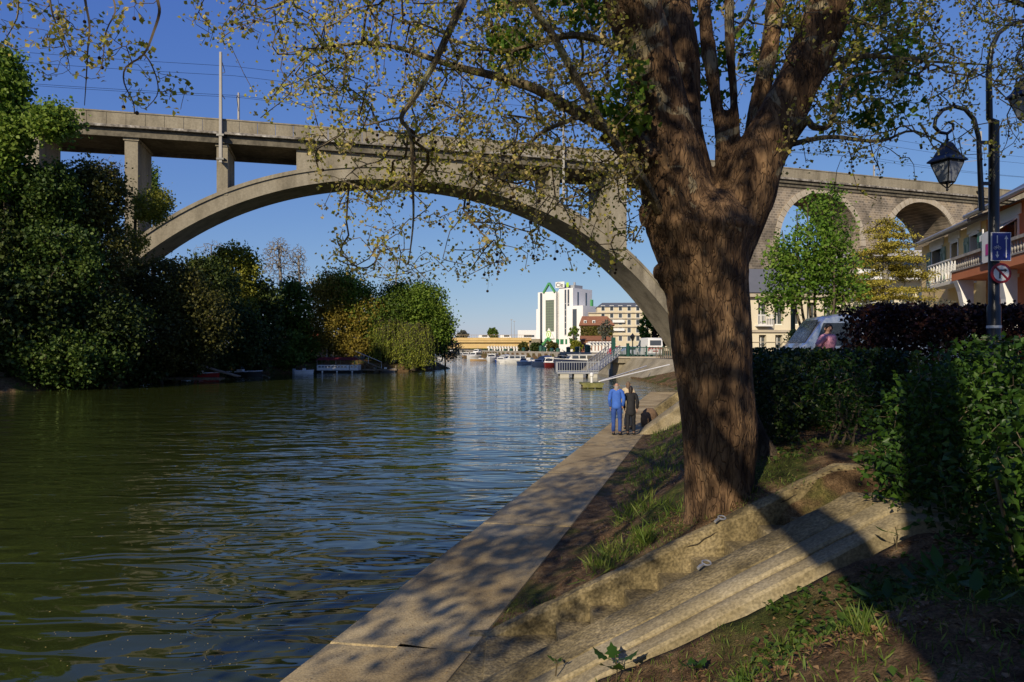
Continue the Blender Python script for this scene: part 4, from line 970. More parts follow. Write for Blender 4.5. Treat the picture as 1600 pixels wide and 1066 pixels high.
# yellow road bridge
yb=thing('road_bridge','long flat yellow painted road bridge crossing the river behind the boats','bridge',(-12,300,0))
ycol=mat('yellow_girder',[(.52,.36,.14),(.62,.45,.2)],.4,.7); 
mb=MB(); mb.b2((-75,298,CZ-.4),(7.2,310,CZ+2.1)); mb.build('girder',ycol,yb,world=True)
mb=MB(); mb.b2((-75,297.0,CZ+2.1),(8.2,311,CZ+2.9)); mb.b2((-75,296.8,CZ+2.9),(8.2,297.3,CZ+4.1)); mb.build('deck',ycol,yb,world=True)
mb=MB(); 
for k in range(84): mb.b2((-75+k,296.6,CZ+4.1),(-74.92+k,296.7,CZ+5.2))
mb.b2((-75,296.6,CZ+5.15),(8.2,296.7,CZ+5.3)); mb.build('railing',flat('tan_rail',(.35,.25,.13),.6),yb,world=True)
mb=MB(); mb.b2((7.2,297,0),(12,311,CZ+3.6)); mb.build('abutment',M['concrete'],yb,world=True)
mb=MB(); mb.b2((-64,299,-1),(-60,309,CZ-.3)); mb.build('pier',M['concrete'],yb,world=True)
for px,lab in ((799,'taller thin street lamp standing on the yellow bridge'),(803.5,'shorter thin street lamp right beside the taller one on the yellow bridge')):
    X_=(px-800)/F*302; o=thing('street_lamp',lab,'street lamp',(X_,302,CZ+2.9)); h=(HY-(500 if px<800 else 502.5))/F*302-2.9
    mb=MB(); mb.tube([(0,0,0),(0,0,h)],[.14,.08],6); mb.build('pole',M['grey'],o); mb=MB(); mb.box((0,0,h+.1),(.9,.4,.3)); mb.build('lamp_head',M['grey'],o)
for px,c,lab in ((757,'white','white van driving over the yellow bridge at its middle'),(791,'white','white car crossing the yellow bridge near the thin lamps')):
    X_=(px-800)/F*304; o=thing('car',lab,'car',(X_,304,CZ+2.95),0,'vehicles on the yellow bridge')
    mb=MB(); mb.loft([[(-2.6,-.9,.5),(2.6,-.9,.5),(2.6,.9,.5),(-2.6,.9,.5)],[(-2.6,-.9,1.5),(2.3,-.9,1.3),(2.3,.9,1.3),(-2.6,.9,1.5)],[(-2.5,-.8,2.5),(1.4,-.8,2.5),(1.4,.8,2.5),(-2.5,.8,2.5)]]); mb.build('body',M['white'],o,bevel=.1)
    mb=MB(); mb.b2((-1.0,-.93,1.6),(1.3,-.86,2.3)); mb.build('windows',M['glass'],o)
    for x in (-1.7,1.6): mb=MB(); mb.tube([(x,-.95,.35),(x,.95,.35)],.35,10); mb.build('wheel_pair',M['rubber'],o)
# trees on the skyline and behind the quay
def ftree(px,Y,yt,yb_,rx,lm,lab,n=60,k=30,leaf=None,name='tree',gr=None):
    zb=max(1.5,P(px,yb_,Y).z); c=P(px,(yt+yb_)/2,Y); X_=c.x; base=(X_,Y,zb-.3 if zb<3 else 2.0)
    return tree(name,lab,base,[(X_,Y,c.z-.2),(X_,Y,c.z+.3)],[((X_,Y,c.z),(rx/F*Y,rx/F*Y,(yb_-yt)/2/F*Y),1)],n,leaf or .0034*Y*.8,LM[lm],k,(.10*rx/F*Y,)*3,group=gr,step=1.5,tip=.03,trunk_r=.25)
ftree(771,330,513,530,8.5,'mid','round green tree rising behind the yellow bridge',leaf=.7)
ftree(693,345,515,530,7,'deep','dark tree behind the left end of the yellow bridge',leaf=.7)
ftree(723,420,517,530,9,'grey','pale tree just topping the yellow bridge left of the round one',leaf=.8)
for i,(px,Y,yt,lm) in enumerate(((690,520,541,'grey'),(712,500,540,'mid'),(735,480,541,'grey'),(752,470,540,'lime'),(775,460,541,'mid'),(800,450,540,'mid'),(822,440,541,'grey'))):
    ftree(px,Y,yt-6,556,17,lm,'far tree seen under the yellow bridge, %s of the row from the left'%['first','second','third','fourth','fifth','sixth','seventh'][i],40,40,1.2,gr='far trees under the yellow bridge')
w=thing('embankment_wall','pale stone quay wall behind the moored boats','wall',(-8,200,0))
mb=MB(); pp=[(300,1.0),(250,1),(230,1),(187,1),(150,1),(125,1.0),(112,.8)]
mb.loft([[(float(Rx(y))+o_,y,-1),(float(Rx(y))+o_,y,2.5),(float(Rx(y))+o_+1.2,y,2.5),(float(Rx(y))+o_+1.2,y,-1)] for y,o_ in pp]); mb.build('wall',mat('quay_stone',[(.25,.22,.17),(.4,.36,.29)],.5,.9),w,world=True)
# white pergolas
def pergola(x0,x1,Y,yt,yb_,n,lab):
    z1=P(0,yt,Y).z; z0=P(0,yb_,Y).z; X0=(x0-800)/F*Y; X1=(x1-800)/F*Y; o=thing('pergola',lab,'pergola',((X0+X1)/2,Y,z0))
    for i in range(n+1):
        x=X0+(X1-X0)*i/n; mb=MB(); mb.b2((x-.22,Y-.22,z0),(x+.22,Y+.22,z1-.5)); mb.b2((x-.32,Y-.32,z1-.75),(x+.32,Y+.32,z1-.5)); mb.build('column',M['white'],o,world=True)
        mb=MB(); mb.b2((x-.12,Y-1.2,z1-.15),(x+.12,Y+3.4,z1+.12)); mb.build('cross_beam',M['white'],o,world=True)
    mb=MB(); mb.b2((X0-.6,Y-.2,z1-.5),(X1+.6,Y+.2,z1-.17)); mb.b2((X0-.6,Y+2.4,z1-.5),(X1+.6,Y+2.8,z1-.17)); mb.build('main_beam',M['white'],o,world=True)
    mb=MB(); mb.b2((X0-1,Y-1.2,z0-1.2),(X1+1,Y-.9,z0+.1)); mb.build('low_wall',M['white'],o,world=True)
pergola(764,812,218,541,551,11,'long white pergola on the far quay below the yellow bridge')
pergola(922,958,150,534.5,549,7,'white columned pergola in front of the ivy covered house')
pergola(829,905,205,547,552,3,'low white terrace front at the foot of the tall white building')
# tall white building
def bld(name,label,corner,rz,cat='building'): return thing(name,label,cat,corner,rz)
a0=radians(-40); C=Vector((25.2,290,CZ-1.5)); Lf=18.4; o=bld('white_tower','tall white office tower with green gables, dark window strips and rooftop sign',(C.x-Lf*cos(a0),C.y-Lf*sin(a0),CZ-2),a0)
S_=290/F; zt=lambda py:(HY-py)*S_+2
wht=mat('tower_render',[(.72,.70,.66),(.80,.78,.74)],.2,.8); H_=zt(450)
mb=MB(); mb.b2((0,0,0),(9.6,14,H_-1)); mb.b2((9.6,1.6,0),(11.3,14,H_-.5)); mb.b2((11.3,-.2,0),(Lf,14,H_)); mb.build('wall',wht,o)
mb=MB(); mb.b2((1.2,-.05,3),(2.4,.02,zt(455))); mb.build('window_strip',M['glass'],o)
for x in (9.9,): mb=MB(); mb.b2((x,1.5,4),(x+1.1,1.57,zt(455))); mb.build('window_strip',M['glass'],o)
for x in (14.2,15.7):
    mb=MB(); mb.b2((x,-.25,7),(x+.9,-.18,zt(452))); s_=mb.build('window_strip',M['glass'],o)
    mb=MB(); [mb.b2((x,-.3,7+k*2.6),(x+.9,-.24,7.35+k*2.6)) for k in range(int((zt(455)-8)/2.6))]; mb.build('spandrel',M['grey'],s_)
mb=MB(); mb.b2((4.4,-.3,zt(517)),(8.6,.02,zt(467))); c_=mb.build('curtain_wall',glassmat('curtain_glass',(.12,.13,.10),.15),o)
mb=MB(); [mb.b2((4.4,-.36,zt(517)+k*1.1),(8.6,-.28,zt(517)+k*1.1+.1)) for k in range(12)]; [mb.b2((4.4+k*.84,-.37,zt(517)),(4.48+k*.84,-.29,zt(467))) for k in range(6)]; mb.build('mullions',flat('pale_green_frame',(.25,.34,.2),.6),c_)
grn=flat('bright_green_paint',(.07,.30,.10),.6); pgr=flat('pale_green_paint',(.35,.55,.25),.5)
def chev(x,z,w,h,t_,m_,nm,fy=-.9):
    mb=MB(); mb.beam((x-w/2,fy,z),(x,fy,z+h),1.0,t_); mb.beam((x+w/2,fy,z),(x,fy,z+h),1.0,t_); mb.build(nm,m_,o)
chev(6.2,zt(455),6.0,4.0,.7,grn,'roof_gable',-.2); chev(6.4,zt(541),7.0,3.4,.7,grn,'entrance_gable',-1.2)
mb=MB(); mb.loft([[(3.7,-.75,zt(529)),(9.0,-.75,zt(529)),(9.0,-.3,zt(529)),(3.7,-.3,zt(529))],[(6.3,-.75,zt(512)),(6.4,-.75,zt(512)),(6.4,-.3,zt(512)),(6.3,-.3,zt(512))]]); g_=mb.build('sign_gable',wht,o)
mb=MB(); mb.tube([(6.35+1.05*cos(2*pi*k/16),-.82,zt(522)+1.35*sin(2*pi*k/16)) for k in range(16)],.17,6,closed=True); mb.tube([(6.35,-.82,zt(522)-.7),(6.35,-.82,zt(522)+.1),(6.1,-.82,zt(522)+.6)],.2,6); mb.build('leaf_emblem',flat('lime_emblem',(.35,.6,.05),.5),g_)
for x in (9.8,12.0,14.6): mb=MB(); mb.b2((x,-.3,zt(538)),(x+1.7,-.2 if x>11 else 1.58,zt(530))); mb.build('shopfront',flat('green_glass',(.03,.16,.07),.2),o)
mb=MB(); mb.b2((Lf,3,6),(Lf+.06,4,H_-1.5)); mb.build('window_strip',M['glass'],o)
mb=MB(); mb.b2((Lf,9,6),(Lf+.06,10,H_-1.5)); mb.build('window_strip',M['glass'],o)
mb=MB(); mb.tube([(Lf-.4,13.6,zt(489)),(Lf-.4,13.6,zt(466))],1.1,12); mb.build('green_column',grn,o)
mb=MB(); mb.b2((12,2,H_),(17.6,8,H_+1.4)); mb.b2((9.8,2,H_-.5),(11.2,5,H_+2.2)); mb.tube([(17,3,H_),(17,3,H_+2.6)],.5,8); mb.build('roof_plant',M['grey'],o)
mb=MB(); mb.b2((9.4,-.1,H_+.4),(14.0,.05,H_+2.9)); sgn=mb.build('rooftop_sign',M['white'],o)
cu=bpy.data.curves.new('t','FONT'); cu.body='Cle'; cu.size=2.6; cu.extrude=.03; to=bpy.data.objects.new('t',cu); COL.objects.link(to); dg=bpy.context.evaluated_depsgraph_get(); tm=bpy.data.meshes.new_from_object(to.evaluated_get(dg)); bpy.data.objects.remove(to)
tm.transform(Matrix.Translation((9.7,-.16,H_+.75))@Matrix.Rotation(pi/2,4,'X')); newobj('lettering',tm,M['black_metal'],sgn)
mb=MB(); mb.b2((15.0,-.1,H_+.5),(16.2,0,H_+2.4)); mb.build('green_panel',flat('lime_panel',(.4,.65,.05),.5),o)
mb=MB(); mb.b2((-3.2,3,0),(-.02,12,zt(480))); mb.build('side_wing',wht,o)
mb=MB(); [mb.b2((-2.0,2.95,4+k*3),(-1.2,2.99,5.3+k*3)) for k in range(5)]; mb.build('wing_windows',M['glass'],o)
mb=MB(); mb.b2((Lf-.5,-3.5,0),(Lf+7.2,9,zt(479))); mb.build('low_wing',wht,o)
mb=MB(); mb.b2((Lf+2.2,-3.56,5),(Lf+4.2,-3.48,zt(484))); mb.build('window_strip',M['glass'],o)
# ivy house with red roof
o=bld('ivy_house','old house covered in brown ivy under a steep red tiled roof with dormers','%s'and (P(906,543,200).x,198,CZ-2),radians(-6)); s2=200/F; q=lambda py:(HY-py)*s2+2
ivy=mat('ivy_wall',[(.10,.05,.025),(.14,.11,.04),(.20,.12,.07)],.8,.95,.6,4)
mb=MB(); mb.b2((0,0,0),(9.0,9,q(508))); mb.build('wall',ivy,o)
tile=mat('red_tiles',[(.20,.085,.045),(.29,.13,.07)],1.5,.85,.3,6)
mb=MB(); mb.loft([[(-.5,-.6,q(509)),(9.6,-.6,q(509)),(9.6,9.6,q(509)),(-.5,9.6,q(509))],[(.4,3.4,q(494)),(7.6,3.4,q(494)),(7.6,5.6,q(494)),(.4,5.6,q(494))]]); rf=mb.build('roof',tile,o)
for x in (.9,3.3): mb=MB(); mb.b2((x,.4,q(505.5)),(x+.8,2.4,q(501))); mb.build('dormer',M['white'],rf); mb=MB(); mb.b2((x+.15,.36,q(505)),(x+.65,.39,q(502))); mb.build('dormer_window',M['glass'],rf)
mb=MB(); mb.b2((0,-3.6,0),(8.6,-.1,q(532))); mb.loft([[(-.2,-3.9,q(532)),(8.8,-3.9,q(532)),(8.8,0,q(532)),(-.2,0,q(532))],[(-.2,-.4,q(525)),(8.8,-.4,q(525)),(8.8,0,q(525)),(-.2,0,q(525))]]); mb.build('lean_to',tile,o)
leaves('ivy',np.stack([RS.uniform(0,9,900),np.full(900,-.1),RS.uniform(q(530),q(510),900)],1)+np.array(o.location),.5,LM['olive'],o,up=0)
# cream apartment building
o=bld('apartment_building','cream stone apartment building with grey mansard roof and rows of dark windows',(P(920,543,270).x,270,CZ-2),radians(-4)); s3=270/F; q=lambda py:(HY-py)*s3+2
crm=mat('cream_stone',[(.52,.45,.31),(.62,.54,.38)],.3,.85)
mb=MB(); mb.b2((0,0,0),(40,12,q(489))); mb.b2((3.2,-.01,q(489)),(40,11,q(480))); mb.build('wall',crm,o)
mb=MB(); [mb.b2((-.3,-.5,q(y)-.2),(40,0,q(y)+.15)) for y in (489,498,511,524)]; mb.build('cornice',M['masonry_light'],o)
mb=MB(); mb.loft([[(3.0,-.4,q(480)),(40,-.4,q(480)),(40,12,q(480)),(3.0,12,q(480))],[(5.2,1.6,q(473)),(38,1.6,q(473)),(38,10,q(473)),(5.2,10,q(473))]]); mb.build('roof',flat('slate_roof',(.09,.10,.12),.6),o)
for py in (482,493,504,516,529):
    for k in range(8):
        x=4.8+k*3.3
        mb=MB(); mb.b2((x-.15,-.06,q(py)-.9-.15),(x+1.35,-.02,q(py)+1.1)); w_=mb.build('window',M['white'],o); mb=MB(); mb.b2((x,-.1,q(py)-.9),(x+1.2,-.065,q(py)+.95)); mb.build('pane',M['glass'],w_)
for py in (499.5,512.5): mb=MB(); mb.b2((9,-1.2,q(py)-1.2),(13.5,0,q(py)-.2)); mb.build('balcony',M['white'],o)
o=bld('white_block','small white flat roofed building at the right end of the yellow bridge',(P(809,543,340).x,340,CZ),0)
mb=MB(); mb.b2((0,0,0),(11,8,(HY-516)*340/F)); mb.build('wall',M['white'],o); mb=MB(); mb.b2((3,-.05,5),(8,-.01,6)); mb.build('window_strip',M['glass'],o)
ftree(818,200,535,552,7,'olive','olive bush by the right end of the yellow bridge',gr='shrubs on the far quay'); ftree(838,190,534,553,8,'deep','clipped dark round tree at the foot of the white tower',gr='shrubs on the far quay')
ftree(863,185,534,550,9,'olive','round olive clipped tree in front of the white tower',gr='shrubs on the far quay'); ftree(901,180,533,549,9,'yellow','yellow-green clipped tree between tower and ivy house',gr='shrubs on the far quay')
ftree(896,190,508,540,8,'lime','thin pale green tree in front of the tower',30,16,gr='shrubs on the far quay'); ftree(946,172,500,535,11,'grey','grey budding tree before the cream apartment building',50,10,gr='shrubs on the far quay')
ftree(1012,135,487,545,15,'fresh','bright green round tree beside the arch foot on the far quay',80,40,.35); ftree(1032,118,500,548,12,'purple','dark red-brown leafy tree under the arch foot',60,40,.3); ftree(919,150,540,549,4,'olive','tiny round topiary by the white pergola',30,30,.25,gr='shrubs on the far quay')
# quay platform, fence, gangway, pontoon
Yp=84; pf=thing('quay_platform','concrete platform on the bank carrying the green fence above the inlet','platform',(16,86,1.0))
X0=(957-800)/F*Yp; mb=MB(); mb.b2((X0,Yp,1.55),(28,112,2.12)); mb.build('slab',M['concrete'],pf,world=True)
mb=MB(); mb.b2((X0-.15,Yp-.15,2.125),(28,Yp+.5,2.3)); mb.build('edge',M['masonry_light'],pf,world=True)
mb=MB(); mb.b2((X0+.1,Yp+.4,-1),(X0+1.4,112,1.54)); mb.build('pier',M['concrete'],pf,world=True)
mb=MB(); mb.b2((X0+1.5,Yp+6,-1),(28,Yp+6.4,1.54)); mb.build('back_wall',M['concrete_dark'],pf,world=True)
fn=thing('fence','dark green metal fence along the edge of the quay platform','fence',(X0,Yp+.2,2.3))
mb=MB(); mb.b2((X0,Yp+.1,3.35),(26,Yp+.2,3.45)); mb.b2((X0,Yp+.1,2.45),(26,Yp+.2,2.53)); mb.build('rail',M['green_metal'],fn,world=True)
mb=MB(); [mb.b2((X0+.16*k,Yp+.12,2.5),(X0+.16*k+.05,Yp+.18,3.4)) for k in range(80)]; tag(mb.build('bars',M['green_metal'],fn,world=True),kind='stuff')
for k in range(7): mb=MB(); mb.b2((X0+2*k,Yp+.05,2.3),(X0+2*k+.12,Yp+.25,3.6)); mb.build('post',M['green_metal'],fn,world=True)
for a,b_ in ((X0-.1,X0+.35),(X0+1.7,X0+2.0)): mb=MB(); mb.b2((a,Yp-.1,2.3),(b_,Yp+.4,4.6 if a<X0 else 3.9)); mb.build('gate_post',M['green_metal'],fn,world=True)
fn=thing('fence','wooden brown rail fence continuing right of the green one behind the trunk','fence',((1030-800)/F*82,82,2.2))
mb=MB(); [mb.b2(((1025-800)/F*82+.22*k,82,2.2),((1025-800)/F*82+.22*k+.08,82.06,3.4)) for k in range(20)]; mb.b2(((1025-800)/F*82,82.06,3.3),((1025-800)/F*82+4.5,82.12,3.4)); mb.build('pickets',M['wood'],fn,world=True)
gx=(870-800)/F*80; gx2=(936-800)/F*80
pn=thing('pontoon','grey floating pontoon with metal railing at the foot of the gangway','pontoon',((gx+gx2)/2,80.5,0))
mb=MB(); mb.b2((gx,79,.45),(gx2-.2,82,.62)); mb.build('deck',M['grey'],pn,world=True)
for k in range(3): mb=MB(); mb.b2((gx+.3+k*1.6,79.1,-.25),(gx+1.3+k*1.6,81.9,.45)); mb.build('float',flat('pale_float',(.5,.47,.38),.8),pn,world=True)
mb=MB()
for k in range(18): x=gx+(gx2-.2-gx)*k/17; mb.b2((x-.025,79.03,.6),(x+.025,79.08,1.75))
mb.b2((gx,79.02,1.7),(gx2-.2,79.09,1.8)); mb.b2((gx,79.02,.75),(gx2-.2,79.09,.82))
for k in range(8): y=79+3*k/7; mb.b2((gx,y-.02,.6),(gx+.05,y+.02,1.75))
mb.b2((gx,79,1.7),(gx+.07,82,1.8)); mb.build('railing',M['steel'],pn,world=True)
gw=thing('gangway','grey metal gangway with railings sloping from the pontoon up to the green fence','gangway',(gx2,80.5,0))
A_=Vector((gx2-.6,80.4,.7)); B_=Vector((X0+.3,Yp+.6,2.5))
mb=MB(); mb.beam(A_,B_,1.5,.12); mb.build('deck',M['steel'],gw,world=True)
n_=(B_-A_).normalized(); sd=Vector((-n_.y,n_.x,0)).normalized()*.75
for s in (-1,1):
    mb=MB(); a=A_+sd*s; b_=B_+sd*s
    for h in (.08,.45,.8,1.15): mb.tube([a+Vector((0,0,h)),b_+Vector((0,0,h))],.05 if h in(.08,1.15) else .03,5)
    for k in range(9): c_=a+(b_-a)*k/8; mb.tube([c_,c_+Vector((0,0,1.15))],.04,5)
    for k in range(8): mb.tube([a+(b_-a)*k/8,a+(b_-a)*(k+1)/8+Vector((0,0,1.15))],.025,4)
    mb.build('side_rail',M['steel'],gw,world=True)
fl=thing('raft','small green work raft with white bollard held by two long poles','raft',(P(925,606,59).x,59.5,0))
mb=MB(); xx0=P(908,606,59).x; xx1=P(943,606,59).x; mb.b2((xx0,58.6,.28),(xx1,60.8,.42)); mb.b2((xx0+.1,58.6,.05),(xx1-.1,58.75,.28)); mb.build('deck',mat('mossy_wood',[(.10,.11,.03),(.24,.22,.08)],4,.9),fl,world=True)
for k in range(3): mb=MB(); mb.b2((xx0+.15+k*.62,58.8,-.3),(xx0+.5+k*.62,60.6,.27)); mb.build('float',M['wood'],fl,world=True)
mb=MB(); mb.lathe((xx0+.95,59.6,.42),[(.1,0),(.1,.5),(.16,.55),(.16,.75),(.05,.85)],8); mb.build('bollard',M['white'],fl,world=True)
for (ax,ay),(bx,by,bz) in (((937,606),(1046,570,64)),((936,604),(1010,572,72))):
    a=P(ax,ay-3,60); b_=P(bx,by,bz); mb=MB(); mb.tube([(a.x,a.y,.5),b_],.055,6); mb.build('pole',M['white'],fl,world=True)
# quayside van, cars, lantern
def van(name,label,loc,rz,body,L=5.0,W_=1.95,H=2.3,nose=.9,group=None,marks=False,rake=.75):
    o=thing(name,label,'van',loc,rz,group); hw=W_/2
    prof=[(-L/2,.35),(-L/2-.02,H*.55),(-L/2+.12,H*.93),(-L/2+.35,H),(L/2-nose-rake-.35,H),(L/2-nose-rake-.05,H*.97),(L/2-nose+.05,H*.60),(L/2-.25,H*.52),(L/2-.03,H*.42),(L/2,.4),(L/2-.1,.3)]
    mb=MB(); secs=[]
    for y,sx,dz in ((-hw,.97,0),(-hw*1.0,.995,0),(-hw*.86,1,.0),(hw*.86,1,0),(hw,.995,0),(hw,.97,0)):
        secs.append([(x*sx,y*(1-.10*max(0,(z-H*.5)/(H*.5))) ,z-(.06 if abs(y)>hw*.95 and z>H*.9 else 0)) for x,z in prof])
    mb.loft(secs); mb.build('body',body,o,True)
    for s in (-1,1):
        yy=lambda z: s*(hw*(1-.10*max(0,(z-H*.5)/(H*.5)))+.012)
        for a,b_,c_,d_,nm in ((L/2-nose-1.3,L/2-nose-.2,L/2-nose-rake,L/2-nose-1.3,'door_window'),(-L*.08,L/2-nose-1.42,L/2-nose-1.42,-L*.08,'side_window'),(-L/2+.25,-L*.08-.1,-L*.08-.1,-L/2+.35,'side_window')):
            if marks and nm=='side_window': continue
            z0,z1=H*.58,H*.88; mb=MB(); v=[(a,yy(z0),z0),(b_,yy(z0),z0),(c_,yy(z1),z1),(d_,yy(z1),z1)]; mb.add(v,[(0,1,2,3),(3,2,1,0)]); mb.build(nm,M['glass'],o)
        mb=MB(); mb.box((L/2-nose-.35,s*(hw+.14),H*.56),(.12,.2,.26)); mb.build('mirror',M['black_metal'],o,bevel=.03)
        for x in (-L*.31,L*.31):
            mb=MB(); mb.tube([(x,s*(hw-.22),.34),(x,s*(hw+.01),.34)],.34,16); wh=mb.build('wheel',M['rubber'],o); mb=MB(); mb.tube([(x,s*(hw-.02),.34),(x,s*(hw+.03),.34)],.2,12); mb.build('rim',M['steel'],wh)
        mb=MB(); mb.box((L/2-.12,s*hw*.75,.78),(.16,.3,.22)); mb.build('headlight',M['glass_blue'],o,bevel=.03)
        mb=MB(); mb.box((-L/2+.02,s*hw*.88,1.05),(.08,.16,.5)); mb.build('tail_light',M['red'],o)
    x0,z0=L/2-nose+.0,H*.62; x1,z1=L/2-nose-rake+.03,H*.93
    mb=MB(); mb.add([(x0+.03,-hw*.84,z0),(x0+.03,hw*.84,z0),(x1+.03,hw*.74,z1),(x1+.03,-hw*.74,z1)],[(0,1,2,3),(3,2,1,0)]); mb.build('windscreen',M['glass_blue'],o)
    mb=MB(); mb.box((-L/2-.03,0,H*.74),(.03,W_*.72,H*.26)); mb.build('rear_window',M['glass'],o)
    mb=MB(); mb.box((L/2,0,.42),(.14,W_*.96,.24)); mb.box((-L/2,0,.42),(.14,W_*.96,.24)); mb.build('bumper',M['grey'],o,bevel=.03)
    mb=MB(); mb.box((L/2+.065,0,.45),(.02,.5,.12)); mb.build('number_plate',M['white'],o)
    if marks:
        mb=MB(); 
        for k,(w_,h_) in enumerate(((.22,.3),(.2,.3),(.25,.28),(.22,.3),(.2,.27))): mb.b2((-L/2-.07,.85-k*.36,1.05),(-L/2-.05,.85-k*.36-w_,1.05+h_))
        mb.b2((-L/2-.07,.4,.75),(-L/2-.05,-.3,.87)); mb.build('red_marks',M['red'],o)
    return o
van('parked_van','white delivery van with red markings parked behind the green fence',(P(1014,543,92).x,92,2.13),radians(97),M['white'],5.2,2.0,2.5,.8,None,True)
def car(px,Y,col,lab,rz=.1,g='cars parked on the far quay',z=2.12,L=4.2):
    o=thing('parked_car',lab,'car',(P(px,0,Y).x,Y,z),rz,g); W_=1.75
    prof=[(-L/2,.3),(-L/2-.03,.75),(-L/2+.15,.95),(-L*.36,1.38),(-L*.2,1.47),(L*.06,1.45),(L*.24,.98),(L/2-.25,.85),(L/2,.62),(L/2-.03,.3)]
    mb=MB(); mb.loft([[(x*.98,y*(1-.16*max(0,(zz-.85)/.6)),zz) for x,zz in prof] for y in (-W_/2,-W_*.44,W_*.44,W_/2)]); mb.build('body',col,o,True)
    for s in (-1,1):
        f=lambda zz:s*(W_/2*(1-.16*max(0,(zz-.85)/.6))+.012)
        mb=MB(); v=[(-L*.37,f(.95),.95),(L*.21,f(.95),.95),(L*.06,f(1.36),1.36),(-L*.3,f(1.36),1.36)]; mb.add(v,[(0,1,2,3),(3,2,1,0)]); mb.build('side_window',M['glass'],o)
        for x in (-L*.31,L*.31): mb=MB(); mb.tube([(x,s*(W_/2-.18),.31),(x,s*(W_/2+.01),.31)],.31,12); mb.build('wheel',M['rubber'],o)
    mb=MB(); mb.add([(L*.245,-.68,.99),(L*.245,.68,.99),(L*.075,.58,1.42),(L*.075,-.58,1.42)],[(0,1,2,3),(3,2,1,0)]); mb.build('windscreen',M['glass_blue'],o)
    return o
carw=flat('car_silver',(.5,.51,.53),.3,.3,.5,.5)
car(994,100,carw,'silver car parked left of the white delivery van'); car(983,104,M['white'],'white car parked behind the dark lantern post',.15); car(972,106,M['red'],'dark red car parked behind the green fence, leftmost of the row',.1)
lp=thing('street_lamp','small dark lantern lamp post standing behind the green fence near the van','street lamp',(P(988.5,0,90).x,90,2.13))
mb=MB(); mb.tube([(0,0,0),(0,0,1.0),(0,0,2.1)],[.13,.09,.07],8); mb.build('pole',M['black_metal'],lp)
mb=MB(); mb.lathe((0,0,2.1),[(.12,0),(.3,.5),(.34,.6),(.12,.85),(.03,1.0)],6); mb.build('lantern',M['black_metal'],lp)
# ---------------------------------------------------------------- houses along the street
yel=mat('yellow_stucco',[(.74,.54,.24),(.82,.63,.31)],.8,.9); orr=mat('orange_stucco',[(.52,.17,.07),(.62,.23,.10)],.8,.9)
sgr=flat('sage_shutter',(.24,.34,.24),.6)
def shutter(t0,z0,z1,par,w=.55):
    mb=MB(); mb.b2((t0,.02,z0),(t0+w,.07,z1)); mb.beam((t0+.08,.09,z0+.15),(t0+w-.08,.09,z1-.15),.03,.09); mb.b2((t0+.03,.07,z0+.2),(t0+w-.03,.10,z0+.3)); mb.b2((t0+.03,.07,z1-.3),(t0+w-.03,.10,z1-.2)); mb.build('shutter',sgr,par)
def hwin(t0,t1,z0,z1,par,d=.35,lint=True,nm='window'):
    mb=MB(); mb.b2((t0-.12,-d,z0-.1),(t0,.03,z1+.1)); mb.b2((t1,-d,z0-.1),(t1+.12,.03,z1+.1)); mb.b2((t0,-d,z1),(t1,.03,z1+.12)); mb.b2((t0,-d,z0-.1),(t1,.05,z0))
    if lint: mb.b2((t0-.3,-.02,z1+.12),(t1+.3,.045,z1+.5))
    w=mb.build(nm,M['white'],par); mb=MB(); mb.b2((t0,-d+.02,z0),(t1,-d+.05,z1)); mb.build('pane',M['glass'],w)
    mb=MB(); mb.b2(((t0+t1)/2-.03,-d+.05,z0),((t0+t1)/2+.03,-d+.09,z1)); mb.b2((t0,-d+.05,z0+(z1-z0)*.6),(t1,-d+.088,z0+(z1-z0)*.6+.05)); mb.build('frame',M['white'],w); return w
def wallholes(mb,x0,x1,z0,z1,holes,th=.4):
    """wall with openings, standing at y from -th to 0"""
    xs_=sorted({x0,x1,*[h[0] for h in holes],*[h[1] for h in holes]})
    for a,b in zip(xs_[:-1],xs_[1:]):
        if b-a<1e-4: continue
        z=z0
        for h in sorted([h for h in holes if h[0]<=a+1e-5 and h[1]>=b-1e-5],key=lambda h:h[2]):
            if h[2]>z: mb.b2((a,-th,z),(b,0,h[2]))
            z=h[3]
        if z<z1: mb.b2((a,-th,z),(b,0,z1))
ua=atan2(1,.254)
O_=Vector((12.12+.254*25.5,25.5,2.2))
yh=thing('yellow_house','yellow stuccoed house with sage green shutters and a white iron balcony','house',O_+Vector((.254*3.4,3.4,0)),ua)
T0=3.45
H1=[(8.7-T0,10.1-T0,4.3,6.0),(6.6-T0,7.4-T0,4.25,6.0),(4.25-T0,5.1-T0,4.3,6.0)]
mb=MB(); wallholes(mb,0,8.3,0,6.45,H1+[(1.2,2.4,.2,2.6),(4.6,5.8,.9,2.6)]); mb.b2((7.9,-7,0),(8.3,-.4,6.45)); mb.b2((0,-7,0),(8.3,-6.6,6.45)); mb.build('wall',yel,yh)
for i,h in enumerate(H1): hwin(*h,yh,nm='window')
for h in ((1.2,2.4,.2,2.6),(4.6,5.8,.9,2.6)): hwin(*h,yh,lint=False)
for t_ in (8.1-T0,10.2-T0,5.15-T0,3.62-T0): shutter(t_,4.3,6.0,yh)
mb=MB(); mb.loft([[(-.1,.55,6.4),(8.2,.55,6.4),(8.2,.62,6.52),(-.1,.62,6.52)],[(-.1,-3.6,8.0),(8.2,-3.6,8.0),(8.2,-3.6,8.12),(-.1,-3.6,8.12)],[(-.1,-7.4,6.8),(8.2,-7.4,6.8),(8.2,-7.4,6.9),(-.1,-7.4,6.9)]]); rf=mb.build('roof',flat('zinc_roof',(.20,.21,.23),.5,.3),yh)
mb=MB(); mb.tube([(-.1,.66,6.44),(8.25,.66,6.44)],.08,8); mb.build('gutter',M['steel'],rf)
